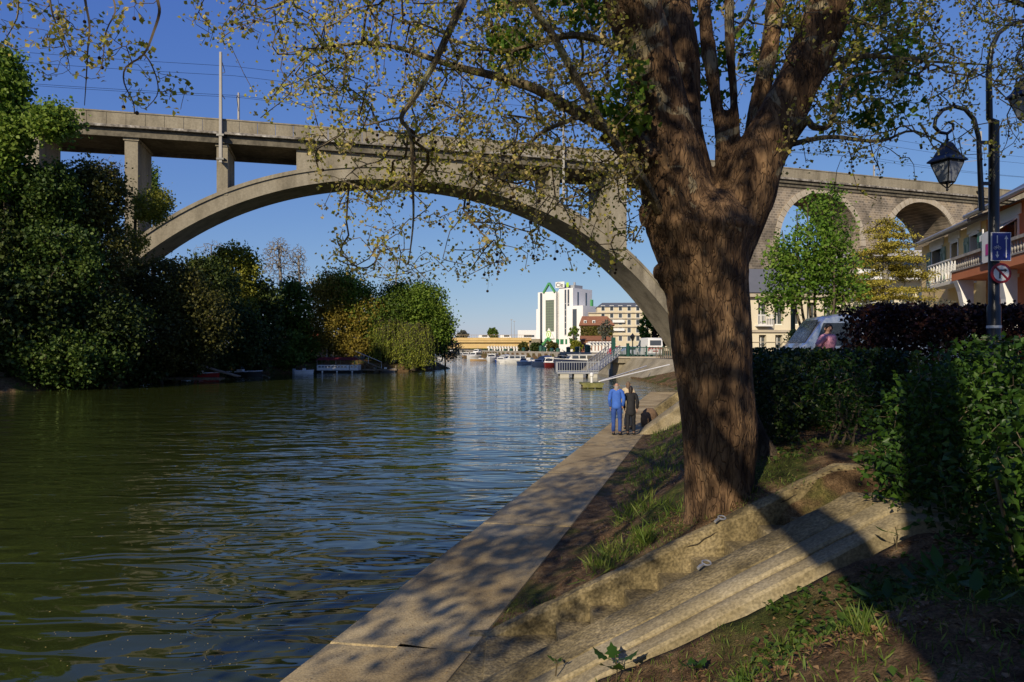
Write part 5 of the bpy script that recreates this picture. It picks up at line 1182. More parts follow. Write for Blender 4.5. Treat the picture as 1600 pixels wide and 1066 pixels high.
mb=MB(); mb.b2((1.0,0,3.95),(4.5,.85,4.1)); ba=mb.build('balcony',M['white'],yh)
mb=MB(); 
mb.b2((1.0,.78,5.0),(4.5,.84,5.06)); mb.b2((1.0,.78,4.17),(4.5,.84,4.21))
for k in range(9):
    a=1.0+k*.385; mb.b2((a,.79,4.1),(a+.04,.83,5.02)); mb.beam((a,.81,4.2),(a+.385,.81,5.0),.02,.02); mb.beam((a+.385,.815,4.2),(a,.815,5.0),.02,.02)
    mb.tube([(a+.24+.1*cos(q),.81,4.66+.13*sin(q)) for q in [2*pi*i/8 for i in range(8)]],.012,4,closed=True)
for y in (0.02,.4): mb.b2((1.0,y,4.1),(1.04,y+.03,5.03)); mb.b2((4.46,y,4.1),(4.5,y+.03,5.03))
mb.build('iron_railing',M['white'],ba)
oh=thing('orange_house','orange-red stuccoed house with balustraded terrace on white pillars and striped awning','house',O_+Vector((.254*-8,-8,0)),ua)
B0=8.25; H2=[(.6+B0,2.2+B0,3.9,6.0),(-3.2+B0,-1.6+B0,3.9,6.0),(.9+B0,1.9+B0,.1,2.5),(-2.6+B0,-1.2+B0,.1,2.5)]
mb=MB(); wallholes(mb,-2,11.6,0,6.6,H2); mb.b2((11.2,-7,0),(11.6,-.4,6.9)); mb.b2((-2,-7,0),(11.6,-6.6,6.9)); mb.build('wall',orr,oh)
for h in H2: hwin(*h,oh,lint=h[2]>3,d=.3)
mb=MB(); mb.loft([[(-2.2,.7,6.5),(11.7,.7,6.5),(11.7,.75,6.65),(-2.2,.75,6.65)],[(-2.2,-3.6,9.0),(11.7,-3.6,9.0),(11.7,-3.6,9.15),(-2.2,-3.6,9.15)],[(-2.2,-7.5,6.9),(11.7,-7.5,6.9),(11.7,-7.5,7.0),(-2.2,-7.5,7.0)]]); rf=mb.build('roof',flat('slate_dark',(.09,.095,.105),.5),oh)
mb=MB(); mb.tube([(-2.2,.8,6.58),(11.7,.8,6.58)],.09,8); mb.build('gutter',M['steel'],rf)
mb=MB(); mb.b2((8.3,-1.6,7.4),(9.1,-.9,9.2)); mb.b2((8.2,-1.7,9.2),(9.2,-.8,9.35)); c_=mb.build('chimney',M['white'],rf); mb=MB(); mb.lathe((8.7,-1.25,9.35),[(.16,0),(.13,.35)],8); mb.build('chimney_pot',flat('terracotta',(.4,.14,.07),.8),c_)
mb=MB(); mb.b2((-2,.0,3.92),(11.5,1.35,4.26)); tr_=mb.build('terrace',orr,oh)
mb=MB(); mb.b2((-2,1.15,4.76),(11.5,1.38,4.87)); mb.b2((-2,1.15,4.26),(11.5,1.38,4.33)); mb.b2((11.4,.0,4.76),(11.5,1.14,4.87))
for k in range(int(13.3/.22)):
    a=-1.9+k*.22; mb.lathe((a,1.26,4.33),[(.05,0),(.035,.06),(.075,.17),(.03,.3),(.05,.43)],6)
mb.build('balustrade',mat('grey_stone_rail',[(.22,.2,.17),(.42,.39,.33)],3,.9),tr_)
for a in (11.1,7.2,3.4,-.4): mb=MB(); mb.loft([[(a-.22,.75,z),(a+.22,.75,z),(a+.22,.75+d_,z),(a-.22,.75+d_,z)] for z,d_ in ((0,.35),(2.9,.35),(3.45,.45),(3.91,.6))]); mb.build('pillar',M['white'],oh)
mb=MB(); mb.beam((.6+B0,.7,5.5),(2.3+B0,.7,5.5),.03,.03)
st_=[M['white'],flat('awning_green',(.05,.2,.13),.8)]
for k in range(8): a=.55+B0+k*.22; mb.loft([[(a,.06,5.95),(a+.22,.06,5.95),(a+.22,.08,5.97),(a,.08,5.97)],[(a,.72,5.55),(a+.22,.72,5.55),(a+.22,.74,5.57),(a,.74,5.57)],[(a,.73,5.35),(a+.22,.73,5.35),(a+.22,.745,5.35),(a,.745,5.35)]],k%2)
mb.build('awning',st_,oh)
mb=MB(); mb.b2((8.0,1.42,4.3),(8.06,1.46,5.5)); mb.b2((6.6,1.44,4.25),(8.0,1.46,5.35)); bn=mb.build('banner_board',M['white'],oh)
mb=MB(); mb.b2((6.8,1.465,4.5),(7.7,1.475,4.9)); mb.b2((6.9,1.465,5.0),(7.3,1.475,5.25)); mb.build('banner_print',flat('magenta_print',(.5,.05,.25),.6),bn)
# cream house and white house
cr=mat('cream_render',[(.60,.53,.38),(.70,.63,.47)],.5,.9)
ch_=thing('cream_house','cream rusticated house with dark ground floor windows behind the silver van','house',((1172-800)/F*42,42,2.2),radians(4))
Hc=[(.55,1.0,.3,1.95),(1.55,2.0,.3,1.95),(2.55,3.0,.3,1.95),(3.55,4.0,.3,1.95),(4.6,5.05,.3,1.95)]+[(a,a+.55,2.55,3.9) for a in (.5,1.5,2.5,3.5,4.55)]
mb=MB(); 
def flipY(b): return b
xs_=sorted({-1.2,6.8,*[h[0] for h in Hc],*[h[1] for h in Hc]})
for a,b in zip(xs_[:-1],xs_[1:]):
    z=0
    for h in sorted([h for h in Hc if h[0]<=a+1e-5 and h[1]>=b-1e-5],key=lambda h:h[2]):
        mb.b2((a,0,z),(b,.4,h[2])); z=h[3]
    mb.b2((a,0,z),(b,.4,4.3))
mb.b2((-1.2,.4,0),(-.8,7,4.3)); mb.b2((6.4,.4,0),(6.8,7,4.3)); mb.build('wall',cr,ch_)
for h in Hc:
    mb=MB(); mb.b2((h[0],.3,h[2]),(h[1],.34,h[3])); w=mb.build('window',M['glass'],ch_); mb=MB(); mb.b2(((h[0]+h[1])/2-.02,.26,h[2]),((h[0]+h[1])/2+.02,.3,h[3])); mb.b2((h[0],.2,h[2]-.0),(h[1],.29,h[2]+.06)); mb.build('frame',M['white'],w)
mb=MB(); mb.b2((-1.3,-.12,2.1),(6.9,0,2.25)); mb.b2((-1.35,-.3,4.2),(6.95,0,4.45)); mb.b2((-1.3,-.05,.95),(6.9,0,1.0)); mb.b2((-1.3,-.05,1.5),(6.9,0,1.54)); mb.build('cornice',M['masonry_light'],ch_)
mb=MB(); mb.b2((.3,-.45,2.45),(1.2,0,2.55)); [mb.b2((.3+.1*k,-.43,2.55),(.33+.1*k,-.4,3.1)) for k in range(10)]; mb.b2((.28,-.45,3.08),(1.25,-.39,3.14)); mb.build('balcony',M['white'],ch_)
mb=MB(); mb.loft([[(-1.4,-.4,4.45),(7,-.4,4.45),(7,7.2,4.45),(-1.4,7.2,4.45)],[(-.5,1,6.0),(6.2,1,6.0),(6.2,6,6.0),(-.5,6,6.0)]]); mb.build('roof',flat('slate_roof2',(.12,.125,.14),.6),ch_)
wh=thing('white_house','white terraced house with open balconies behind the golden conifer','house',((1338-800)/F*52,52,2.2),radians(0))
mb=MB(); mb.b2((0,0,0),(5.6,8,7.8)); mb.build('wall',cr,wh)
for z in (3.9,6.3): 
    mb=MB(); mb.b2((-.4,-1.1,z-.18),(6.0,0,z)); mb.b2((-.4,-1.1,z),(6.0,-1.0,z+.55)); mb.build('balcony',M['white'],wh)
for x in (.5,2.0,3.4,4.5):
    for z in (1.2,4.5,6.75): mb=MB(); mb.b2((x,-.05,z),(x+.75,-.01,z+.95)); mb.build('window',M['glass'],wh)
mb=MB(); mb.loft([[(-.6,-1.3,7.8),(6.2,-1.3,7.8),(6.2,8.2,7.8),(-.6,8.2,7.8)],[(-.2,-.6,8.3),(5.8,-.6,8.3),(5.8,7.8,8.3),(-.2,7.8,8.3)]]); mb.build('roof',flat('pale_roof',(.4,.38,.35),.8),wh)
gw2=thing('garden_wall','low ochre garden wall behind the purple hedge','wall',(11.5,25,2.2))
mb=MB(); mb.beam((12.2,25,3.0),(16.8,30,3.0),.3,1.6); mb.build('wall',mat('ochre_wall',[(.22,.15,.07),(.36,.26,.13)],2,.9,.5,10),gw2,world=True)
ph=thing('green_post','slender dark green lamp post between the cream house and the maple','post',(P(1239,0,27).x,27,2.2))
mb=MB(); mb.lathe((0,0,0),[(.12,0),(.12,.6),(.085,.65),(.085,2.6),(.07,2.7),(.07,3.9),(.1,4),(.03,4.2)],10); mb.build('shaft',flat('post_green',(.03,.06,.03),.5),ph,True)
# ---------------------------------------------------------------- street trees
b_=(P(1283,0,23.5).x,23.5,2.2)
mt2=thing('maple_tree','slender many-stemmed fresh green maple behind the silver van','tree',b_)
q=Skel(); B=Vector(b_)
for px,tp,k in ((1222,330,0),(1245,300,1),(1262,290,2),(1280,285,3),(1300,290,4),(1322,320,5),(1340,360,6)):
    q.poly([B+Vector((RS.uniform(-.08,.08),0,-.1)),B+Vector(((px-1283)/F*23.5*.25,RS.uniform(-.2,.2),1.0)),B+Vector(((px-1283)/F*23.5*.6,RS.uniform(-.5,.5),2.8)),P(px,tp+30,23.5+RS.uniform(-.8,.8))],[.07,.055,.04,.015])
tg=np.vstack([ellip(P(*c),(rx/F*23.5,.9,ry/F*23.5),n,.2) for c,rx,ry,n in (((1290,350,23.5),40,62,80),((1245,420,23.3),48,60,100),((1310,440,23.5),48,60,100),((1280,400,23.2),55,60,80),((1222,400,23.3),20,30,24),((1222,470,23.3),30,22,34))])
q.grow(tg,.3,.1); mb=MB(); q.mesh(mb,q.radii(.007,2.4,cap=.06)); mb.build('trunk',M['bark'],mt2,False,world=True)
leaves('leaves',clump(tg,19,(.17,.17,.17)),.105,LM['fresh'],mt2,up=.35,wide=.5)
b_=(P(1384,0,32).x,32,2.2); B=Vector(b_)
cf=thing('cedar_tree','golden-yellow cedar with flat tiered branches and bare lower trunk before the white house','tree',b_)
mb=MB(); mb.tube([B,B+Vector((0,0,2)),P(1384,480,32),P(1383,400,32),P(1386,335,32)],[.24,.22,.17,.1,.03],10); mb.build('trunk',M['bark_pale'],cf,True,world=True)
q=Skel(); q.poly([B+Vector((0,0,2)),P(1384,480,32),P(1383,400,32),P(1386,335,32)],[.2,.16,.1,.03],sub=8); q.path=[]
pts=[];tg=[]
for py in range(345,486,12):
    R_=(12+ (py-335)*.60)/F*32 if py<440 else 66/F*32
    for k in range(6):
        a=RS.uniform(0,2*pi); r_=R_*RS.uniform(.75,1.15); c=P(1384,py,32)+Vector((cos(a)*r_,sin(a)*r_,-.1+RS.uniform(-.1,.12))); tg.append(c)
        o_=P(1384,py,32)
        for j in range(14): u=.25+.75*j/13; 
        n_=int(420*r_/1.5)
        u=RS.uniform(.2,1.05,n_); w_=(1-abs(u-.55))*.34
        pts.append(np.stack([o_.x+(c.x-o_.x)*u+RS.normal(size=n_)*w_*.9,o_.y+(c.y-o_.y)*u+RS.normal(size=n_)*w_*.9,o_.z+(c.z-o_.z)*u+RS.normal(size=n_)*.05-u*u*.12+.02],1))
q.grow(np.array(tg),.3,.05,.05); mb=MB(); q.mesh(mb,q.radii(.012,2.3,cap=.07)); mb.build('branch',M['bark'],cf,False,world=True)
LM['gold']=leafmat('gold_needles',(.15,.14,.02),(.34,.29,.04),(.50,.42,.07),.25,big=.6)
leaves('foliage',np.vstack(pts),.085,LM['gold'],cf,up=.5,wide=.3)
def bushy(name,lab,cat,box,n,leaf,lm,stems=30,base=None,shape=None,group=None,up=.2,wide=.45,stemr=.006,dirs=None):
    (x0,y0,z0),(x1,y1,z1)=box; b_=base or ((x0+x1)/2,(y0+y1)/2,g1((x0+x1)/2,(y0+y1)/2)); o=thing(name,lab,cat,b_,0,group)
    p=RS.uniform(0,1,(n*3,3)); p=np.array([x0,y0,z0])+p*np.array([x1-x0,y1-y0,z1-z0])
    d=hsh(p[:,0]*3.1+p[:,2]*2,p[:,1]*3.3+p[:,2]*1.7)
    if shape is not None: p=p[shape(p,d)]
    else:
        u=(p-np.array([x0,y0,z0]))/np.array([x1-x0,y1-y0,z1-z0]); e=np.minimum(np.minimum(u[:,0],1-u[:,0])*(x1-x0),(1-u[:,2])*(z1-z0)); e=np.minimum(e,u[:,1]*(y1-y0)); p=p[(e+.10*d>.03)&(RS.uniform(size=len(p))<np.exp(-np.maximum(e,0)*3)+.15)]
    p=p[:n]; q=Skel(); B=Vector(b_)
    for k in range(5): q.poly([B+Vector((RS.uniform(-.25,.25)*(x1-x0),RS.uniform(-.2,.2)*(y1-y0),-.05)),B+Vector((RS.uniform(-.3,.3)*(x1-x0),RS.uniform(-.2,.2)*(y1-y0),(z1-b_[2])*.5))],[stemr*2.2,stemr*1.6])
    q.grow(p[RS.choice(len(p),min(stems,len(p)),False)],.12,.05,.12); mb=MB(); q.mesh(mb,q.radii(stemr*.4,2.3,cap=stemr*2)); mb.build('stems',M['twig'],o,False,world=True)
    leaves('foliage',p,leaf,LM[lm],o,up=up,wide=wide,dirs=dirs); return o
bushy('hedge','clipped dark green hedge right of the great trunk, before the pink shirted man','hedge',((3.7,10.2,2.0),(6.0,11.8,3.38)),17000,.055,'hedge',120)
bushy('hedge','tall dark purple-brown leafed hedge beside the lamp post','hedge',((5.95,11.6,2.1),(9.0,12.9,4.14)),24000,.065,'purple',160)
bushy('bush','round dark green bush left of the silver van','bush',((P(1236,0,21).x,20.6,2.2),(P(1268,0,21).x,21.6,3.9)),3500,.07,'hedge',30)
bushy('bush','pale leafless tangle of twigs on top of the garden wall behind the purple hedge','bush',((10.6,22,3.6),(14.2,23.5,4.9)),1500,.08,'grey',160)
def blob(c,r,k=.25):
    return lambda p,d: (np.sqrt((((p-np.array(c))/np.array(r))**2).sum(1))+k*d<1)&(np.sqrt((((p-np.array(c))/np.array(r))**2).sum(1))+k*d>.25)
bushy('shrub','large glossy green shrub filling the right foreground beside the stair landing','shrub',((2.7,4.6,1.9),(5.2,7.0,3.5)),12500,.06,'shrub',300,base=(4.0,5.75,2.1),shape=lambda p,d: blob((4.15,5.95,2.75),(.98,.9,.74))(p,d)|blob((3.45,5.45,2.45),(.62,.62,.46))(p,d),up=.35,wide=.32)
bushy('shrub','dark shrub with long leaves cut by the right edge of the photo','shrub',((2.35,3.0,1.7),(3.9,4.3,3.3)),3300,.085,'shrub',140,base=(3.05,3.7,2.1),shape=blob((3.15,3.7,2.5),(.62,.6,.72)),up=.35,wide=.25)
bushy('sapling','thin stemmed leafy sapling growing at the head of the stair','shrub',((3.6,8.2,2.1),(4.5,9.0,3.35)),1700,.05,'shrub',110,base=(4.0,8.5,2.1),shape=blob((4.05,8.55,2.85),(.48,.4,.5)),up=.3,wide=.32,stemr=.009)
bushy('bush','dark leafy bush between the great trunk and the green hedge','bush',((2.9,9.2,2.0),(3.9,10.2,3.3)),3800,.055,'hedge',60)
bushy('shrub','low dark shrub in the shade behind the large glossy one','shrub',((5.0,7.2,2.0),(7.4,9.2,3.1)),5200,.06,'hedge',90)
# ---------------------------------------------------------------- double lamp post and signs
YL=10.5; lo=P(1553,0,YL); lo.z=2.18
sl_=thing('street_lamp','tall black lamp post with two curled arms carrying old fashioned glass lanterns','street lamp',lo)
mb=MB(); z=lambda py:P(0,py,YL).z
mb.tube([(lo.x,YL,2.15),(lo.x,YL,z(480)),(lo.x,YL,z(475)),(lo.x,YL,z(190)),(P(1546,0,YL).x,YL,z(186)),(P(1545,0,YL).x,YL,z(110)),P(1549,75,YL),P(1560,52,YL),P(1578,38,YL),P(1600,33,YL),P(1626,40,YL),P(1645,60,YL),P(1650,85,YL)],[.095,.095,.075,.07,.045,.04,.036,.034,.034,.034,.03,.03,.025],12); mb.build('pole',M['black_metal'],sl_,True,world=True)
mb=MB(); mb.tube([P(1534,330,YL-.02),P(1531,260,YL-.02),P(1529,215,YL-.02),P(1522,187,YL-.02),P(1508,171,YL-.02),P(1490,166,YL-.02),P(1473,172,YL-.02),P(1462,185,YL-.02),P(1460,198,YL-.02),P(1468,207,YL-.02),P(1480,209,YL-.02),P(1489,202,YL-.02),P(1489,194,YL-.02),P(1482,191,YL-.02),P(1477,195,YL-.02)],[.04,.036,.033,.032,.03,.03,.028,.028,.028,.026,.024,.022,.02,.018,.015],9); mb.build('curled_arm',M['black_metal'],sl_,True,world=True)
mb=MB(); mb.tube([P(1650,85,YL),P(1640,110,YL),P(1620,116,YL),P(1598,108,YL),P(1588,90,YL),P(1596,74,YL),P(1612,74,YL),P(1616,86,YL),P(1606,92,YL)],[.026,.026,.026,.026,.025,.024,.02,.018,.015],8); mb.build('curled_arm',M['black_metal'],sl_,True,world=True)
for py in (223,287): mb=MB(); mb.beam(P(1531,py,YL-.02),P(1552,py,YL),.05,.045); mb.build('bracket',M['black_metal'],sl_,world=True)
mb=MB(); mb.lathe((lo.x,YL,z(513)),[(.098,0),(.098,.04)],12); mb.build('white_band',M['white'],sl_,world=True)
pane=glassmat('lantern_glass',(.30,.33,.36),.25)
def lantern(px,py,Y):
    c=P(px,py,Y); k=1/F*Y; mb=MB(); Rr=lambda r,zz:[(c.x+r*k*cos(pi/4+pi/2*i+.35),c.y+r*k*sin(pi/4+pi/2*i+.35),c.z-zz*k) for i in range(4)]
    mb.loft([Rr(3,12),Rr(8,15),Rr(12,22),Rr(20,36),Rr(28,42),Rr(28,44),Rr(24,45)]); mb.tube([c,(c.x,c.y,c.z-13*k)],[.015,.02],6); mb.lathe((c.x,c.y,c.z-10*k),[(.01,-.02),(.035,0),(.01,.03)],8); l_=mb.build('lantern_roof',M['black_metal'],sl_,world=True)
    T_,B_=Rr(22,46),Rr(10,76)
    for i in range(4):
        j=(i+1)%4; mb=MB(); a,b,c2,d=[Vector(v) for v in (T_[i],T_[j],B_[j],B_[i])]; n_=((b-a).cross(d-a)).normalized()*.004
        mb.loft([[a-n_,b-n_,c2-n_,d-n_],[a+n_,b+n_,c2+n_,d+n_]]); mb.build('glass_pane',pane,l_,world=True)
    mb=MB()
    for i in range(4): mb.tube([T_[i],B_[i]],.011,5); mb.tube([T_[i],T_[(i+1)%4]],.012,5); mb.tube([B_[i],B_[(i+1)%4]],.012,5); mb.tube([B_[i],(c.x,c.y,c.z-86*k)],.010,5)
    mb.lathe((c.x,c.y,c.z-90*k),[(.006,0),(.022,.02),(.008,.05)],8); mb.build('lantern_frame',M['black_metal'],l_,world=True)
lantern(1480,209,YL); lantern(1603,108,YL)
def disc(mb,c,r,y0,y1,n=32,a0=0): mb.loft([[(c[0]+r*cos(2*pi*i/n+a0),y,c[2]+r*sin(2*pi*i/n+a0)) for i in range(n)] for y in (y0,y1)])
def plate(mb,pts,y): mb.add([(x,y,z_) for x,z_ in pts],[tuple(range(len(pts)))]); mb.add([(x,y+.003,z_) for x,z_ in pts],[tuple(range(len(pts)))[::-1]])
Ys=YL-.12; k=Ys/F; c=P(1564.5,385.5,Ys)
bs_=thing('road_sign','square blue road sign with white arrows and a bicycle mounted on the lamp post','road sign',c,0,'road signs on the lamp post')
w_,h_=15.5*k,22.5*k
mb=MB(); mb.b2((-w_,0,-h_),(w_,.02,h_)); mb.build('panel',M['white'],bs_,bevel=.004)
mb=MB(); mb.b2((-w_+.012,-.004,-h_+.012),(w_-.012,0,h_-.012)); mb.build('blue_field',flat('sign_blue',(.015,.03,.22),.5),bs_)
mb=MB(); X1=.07; 
plate(mb,[(X1-.008,-.17),(X1+.008,-.17),(X1+.008,.12),(X1-.008,.12)],-.006); plate(mb,[(X1-.03,.11),(X1+.03,.11),(X1,.165)],-.0065)
X1=-.062; plate(mb,[(X1-.008,.05),(X1+.008,.05),(X1+.008,.165),(X1-.008,.165)],-.006); plate(mb,[(X1-.008,-.125),(X1+.008,-.125),(X1+.008,-.07),(X1-.008,-.07)],-.006); plate(mb,[(X1,-.17),(X1+.028,-.12),(X1-.028,-.12)],-.0065); mb.build('arrows',M['white'],bs_)
mb=MB()
for s in(-.032,.032): mb.tube([(X1+s+.02*cos(q),-.007,-.02+.02*sin(q)) for q in [2*pi*i/12 for i in range(12)]],.0028,4,closed=True)
for a,b in (((-.032,-.02),(-.012,.012)),((-.012,.012),(.018,.012)),((.018,.012),(0,-.02)),((0,-.02),(-.012,.012)),((0,-.02),(-.032,-.02)),((.032,-.02),(.014,.024))): mb.tube([(X1+a[0],-.007,a[1]),(X1+b[0],-.007,b[1])],.0025,4)
mb.build('bicycle_symbol',M['white'],bs_)
c=P(1564.5,427,Ys); rr=16*k
rs=thing('road_sign','round red-bordered no right turn sign below the blue sign on the lamp post','road sign',c,0,'road signs on the lamp post')
mb=MB(); disc(mb,(0,0,0),rr,0,.02); mb.build('red_disc',flat('sign_red',(.28,.012,.02),.5),rs)
mb=MB(); disc(mb,(0,0,0),rr*.76,-.003,0); mb.build('white_disc',M['white'],rs)
mb=MB(); plate(mb,[(-.035,-.08),(-.008,-.08),(-.008,.03),(-.035,.055)],-.0045); plate(mb,[(-.035,.028),(.05,.028),(.05,.055),(-.035,.055)],-.005); plate(mb,[(.045,.012),(.088,.041),(.045,.072)],-.0052); mb.build('black_arrow',M['black_metal'],rs)
mb=MB(); d=rr*.6; plate(mb,[(-d-.01,d-.01),(-d+.012,d+.012),(d+.012,-d+.012),(d-.01,-d-.01)],-.007); mb.build('red_bar',flat('sign_red',(.28,.012,.02),.5),rs)
# silver van behind the hedge
van('silver_van','silver people carrier with dark side windows parked behind the hedge and the pink shirted man',(P(1352,0,19.2).x,19.2,2.3),radians(180-6),flat('silver_paint',(.48,.50,.54),.25,.6,.5,.8),4.7,1.9,1.98,.55,None,False,.42)
M['skin']=mat('skin',[(.36,.19,.12),(.50,.29,.20)],14,.55)
# ---------------------------------------------------------------- people
def skinmesh(name,chains,m,parent,sub=2,smooth=True):
    """chains: list of lists of (point, rx, ry); chains that start where another passes share that vertex"""
    vs=[];es=[];rad=[];key={}
    def vid(p,a,b):
        k=tuple(round(c,4) for c in p)
        if k not in key: key[k]=len(vs); vs.append(tuple(p)); rad.append((a,b))
        return key[k]
    for ch in chains:
        pr_=None
        for p,a,b in ch:
            i=vid(p,a,b)
            if pr_ is not None and pr_!=i: es.append((pr_,i))
            pr_=i
    me=bpy.data.meshes.new(name); me.from_pydata(vs,es,[]); o=bpy.data.objects.new(name,me); COL.objects.link(o)
    sk=o.modifiers.new('s','SKIN'); sk.use_smooth_shade=True
    for i,(a,b) in enumerate(rad): me.skin_vertices[0].data[i].radius=(a,b)
    me.skin_vertices[0].data[0].use_root=True
    ss=o.modifiers.new('u','SUBSURF'); ss.levels=sub; ss.render_levels=sub
    dg=bpy.context.evaluated_depsgraph_get(); nm=bpy.data.meshes.new_from_object(o.evaluated_get(dg)); bpy.data.objects.remove(o)
    
    if 'jacket' in name or 'shirt' in name or 'trousers' in name:       # cloth folds
        for v in nm.vertices:
            c=v.co; k=mnoise.noise(Vector((c.x*9,c.y*9,c.z*22+c.x*14)))+.6*mnoise.noise(Vector((c.x*20,c.y*20,c.z*34)))
            v.co=c+v.normal*k*.009+v.normal*.004
    nm.materials.clear(); return newobj(name,nm,m,parent,smooth)
def person(label,loc,rz,H,top,bot,shoes,hair,coat=0,pose=None,bald=False,sleeve=1.0,headturn=0,capc=None,skirt=False,beard=False):
    """faces local +y; x is to the person's right"""
    o=thing('person',label,'person',loc,rz); S=H/1.72
    J=dict(pel=(0,0,.95),wst=(0,0,1.08),chest=(0,.01,1.30),nb=(0,-.005,1.45),neck=(0,0,1.50),head=(0,.015,1.575),crown=(0,.0,1.66),
      shR=(.175,0,1.40),shL=(-.175,0,1.40),elR=(.225,-.03,1.13),elL=(-.225,-.03,1.13),wrR=(.21,.06,.89),wrL=(-.21,.06,.89),
      hiR=(.09,0,.90),hiL=(-.09,0,.90),knR=(.10,.03,.50),knL=(-.10,.0,.50),anR=(.105,.0,.09),anL=(-.105,-.06,.09),toR=(.115,.15,.035),toL=(-.115,.09,.035))
    if pose: J.update(pose)
    J={k:Vector(v)*S for k,v in J.items()}
    q=lambda n,a,b=None:(J[n],a*S,(b or a)*S)
    mid=lambda a,b,t:J[a].lerp(J[b],t)
    ch=[[q('pel',.115,.085),q('wst',.11,.08),q('chest',.135,.095),q('nb',.075,.065),q('neck',.048,.052),(mid('neck','head',.5),.055*S,.062*S),q('head',.062,.080),q('crown',.058,.072)]]
    for s in 'RL':
        sg=1 if s=='R' else -1
        ch.append([q('nb',.075,.065),q('sh'+s,.055),(mid('sh'+s,'el'+s,.5),.046*S,.046*S),q('el'+s,.036),(mid('el'+s,'wr'+s,.4),.036*S,.036*S),q('wr'+s,.024)])
        d=(J['wr'+s]-J['el'+s]).normalized(); palm=J['wr'+s]+d*.05*S; kn=J['wr'+s]+d*.09*S
        ch[-1].append((palm,.020*S,.030*S)); 
        sd=d.cross(Vector((1,0,0))).normalized()
        for k,(off,L) in enumerate(((-.028,.065),(-.010,.078),(.010,.074),(.028,.058))):
            b0=palm+d*.035*S+sd*off*S; ch.append([(palm,.020*S,.030*S),(b0,.0095*S,.0095*S),(b0+d*L*.5*S+Vector((-sg*.006,0,0))*S,.0085*S,.0085*S),(b0+d*L*.95*S+Vector((-sg*.022,0,0))*S,.007*S,.007*S)])
        ch.append([(palm,.020*S,.030*S),(palm+sd*-.045*S+d*.01*S,.010*S,.010*S),(palm+sd*-.06*S+d*.045*S,.008*S,.008*S)])
        ch.append([q('pel',.115,.085),q('hi'+s,.088),(mid('hi'+s,'kn'+s,.5),.072*S,.072*S),q('kn'+s,.052),(mid('kn'+s,'an'+s,.35),.055*S,.052*S),q('an'+s,.036),q('to'+s,.030,.022)])
    # face: nose, chin, ears turned by headturn
    R=Matrix.Rotation(headturn,3,'Z'); hd=J['head']
    f=lambda x,y,z:hd+R@Vector((x,y,z))*S
    body=skinmesh('body',ch,M['skin'],o)
    mb=MB(); mb.loft([[f(-.012,.075,.03),f(.012,.075,.03),f(.0,.085,.03)],[f(-.018,.078,-.012),f(.018,.078,-.012),f(0,.108,-.008)],[f(-.010,.076,-.022),f(.010,.076,-.022),f(0,.085,-.02)]]); mb.build('nose',M['skin'],body,True)
    for s in (-1,1):
        mb=MB(); mb.tube([f(s*.071,.0,.025),f(s*.082,-.01,.015),f(s*.080,-.008,-.015),f(s*.072,0,-.02)],[.010*S]*4,6); mb.build('ear',M['skin'],body,True)
        mb=MB(); mb.lathe(f(s*.028,.0775,.025),[(.002*S,-.006*S),(.011*S,0),(.002*S,.006*S)],8); mb.build('eye',M['black_metal'],body)
    mb=MB(); mb.tube([f(-.022,.076,-.042),f(0,.084,-.043),f(.022,.076,-.042)],.005*S,5); mb.build('mouth',flat('lips',(.3,.1,.08),.6),body)
    def cap(name,rx,ry,rz_,dz,y0,cut,m_):
        mb=MB(); secs=[]
        for i in range(9):
            a=pi/2*i/8*1.25; q_=[2*pi*j/16 for j in range(16)]; A=[a*(1-.46*max(0,sin(t_))**.7) for t_ in q_]; secs.append([f(rx*sin(b)*cos(t_), ry*sin(b)*sin(t_)-y0, dz+rz_*cos(b)-(cut*max(0,-sin(t_))*max(0,b-.9))) for t_,b in zip(q_,A)])
        secs[0]=[f(.004*cos(t_),.004*sin(t_)-y0,dz+rz_) for t_ in [2*pi*j/16 for j in range(16)]]
        mb.loft(secs); return mb.build(name,m_,body,True)
    if bald: cap('hair',.075,.087,.045,-.03,.016,.12,hair)
    else: cap('hair',.080,.094,.112,.012,.010,.12,hair)
    g=1.10
    tc=[[ (J['pel']+Vector((0,0,-.09-coat))*S,.178*S,.135*S)] if coat else [(J['pel']+Vector((0,0,-.10))*S,.140*S*g,.105*S*g)]]
    tc[0]+=[(J['pel']+Vector((0,0,.03))*S,.168*S,.13*S),(J['wst'],.158*S,.12*S),(J['chest'],.172*S,.13*S),(J['nb']+Vector((0,0,-.03))*S,.10*S,.08*S),(J['neck']+Vector((0,0,-.012))*S,.060*S*g,.060*S*g)]
    for s in 'RL':
        c=[(J['nb']+Vector((0,0,-.03))*S,.10*S,.08*S),(J['sh'+s]+Vector((0,0,-.004))*S,.067*S*g,.067*S*g),(mid('sh'+s,'el'+s,.5),.060*S*g,.060*S*g)]
        if sleeve>.5: c+=[(J['el'+s],.050*S*g,.050*S*g),(mid('el'+s,'wr'+s,.5),.047*S*g,.047*S*g),(mid('el'+s,'wr'+s,.97),.038*S*g,.038*S*g)]
        else: c+=[(mid('sh'+s,'el'+s,.75),.062*S*g,.062*S*g)]
        tc.append(c)
    skinmesh('jacket' if coat else 'shirt',tc,top,o)
    bc=[[(J['pel']+Vector((0,0,.05))*S,.130*S,.10*S),(J['pel'],.132*S,.10*S)]]
    for s in 'RL': bc.append([(J['pel'],.132*S,.10*S),(J['hi'+s],.100*S,.100*S),(mid('hi'+s,'kn'+s,.5),.086*S,.086*S),(J['kn'+s],.070*S,.068*S),(mid('kn'+s,'an'+s,.5),.066*S,.064*S),(mid('kn'+s,'an'+s,.97),.058*S,.062*S)])
    skinmesh('trousers',bc,bot,o)
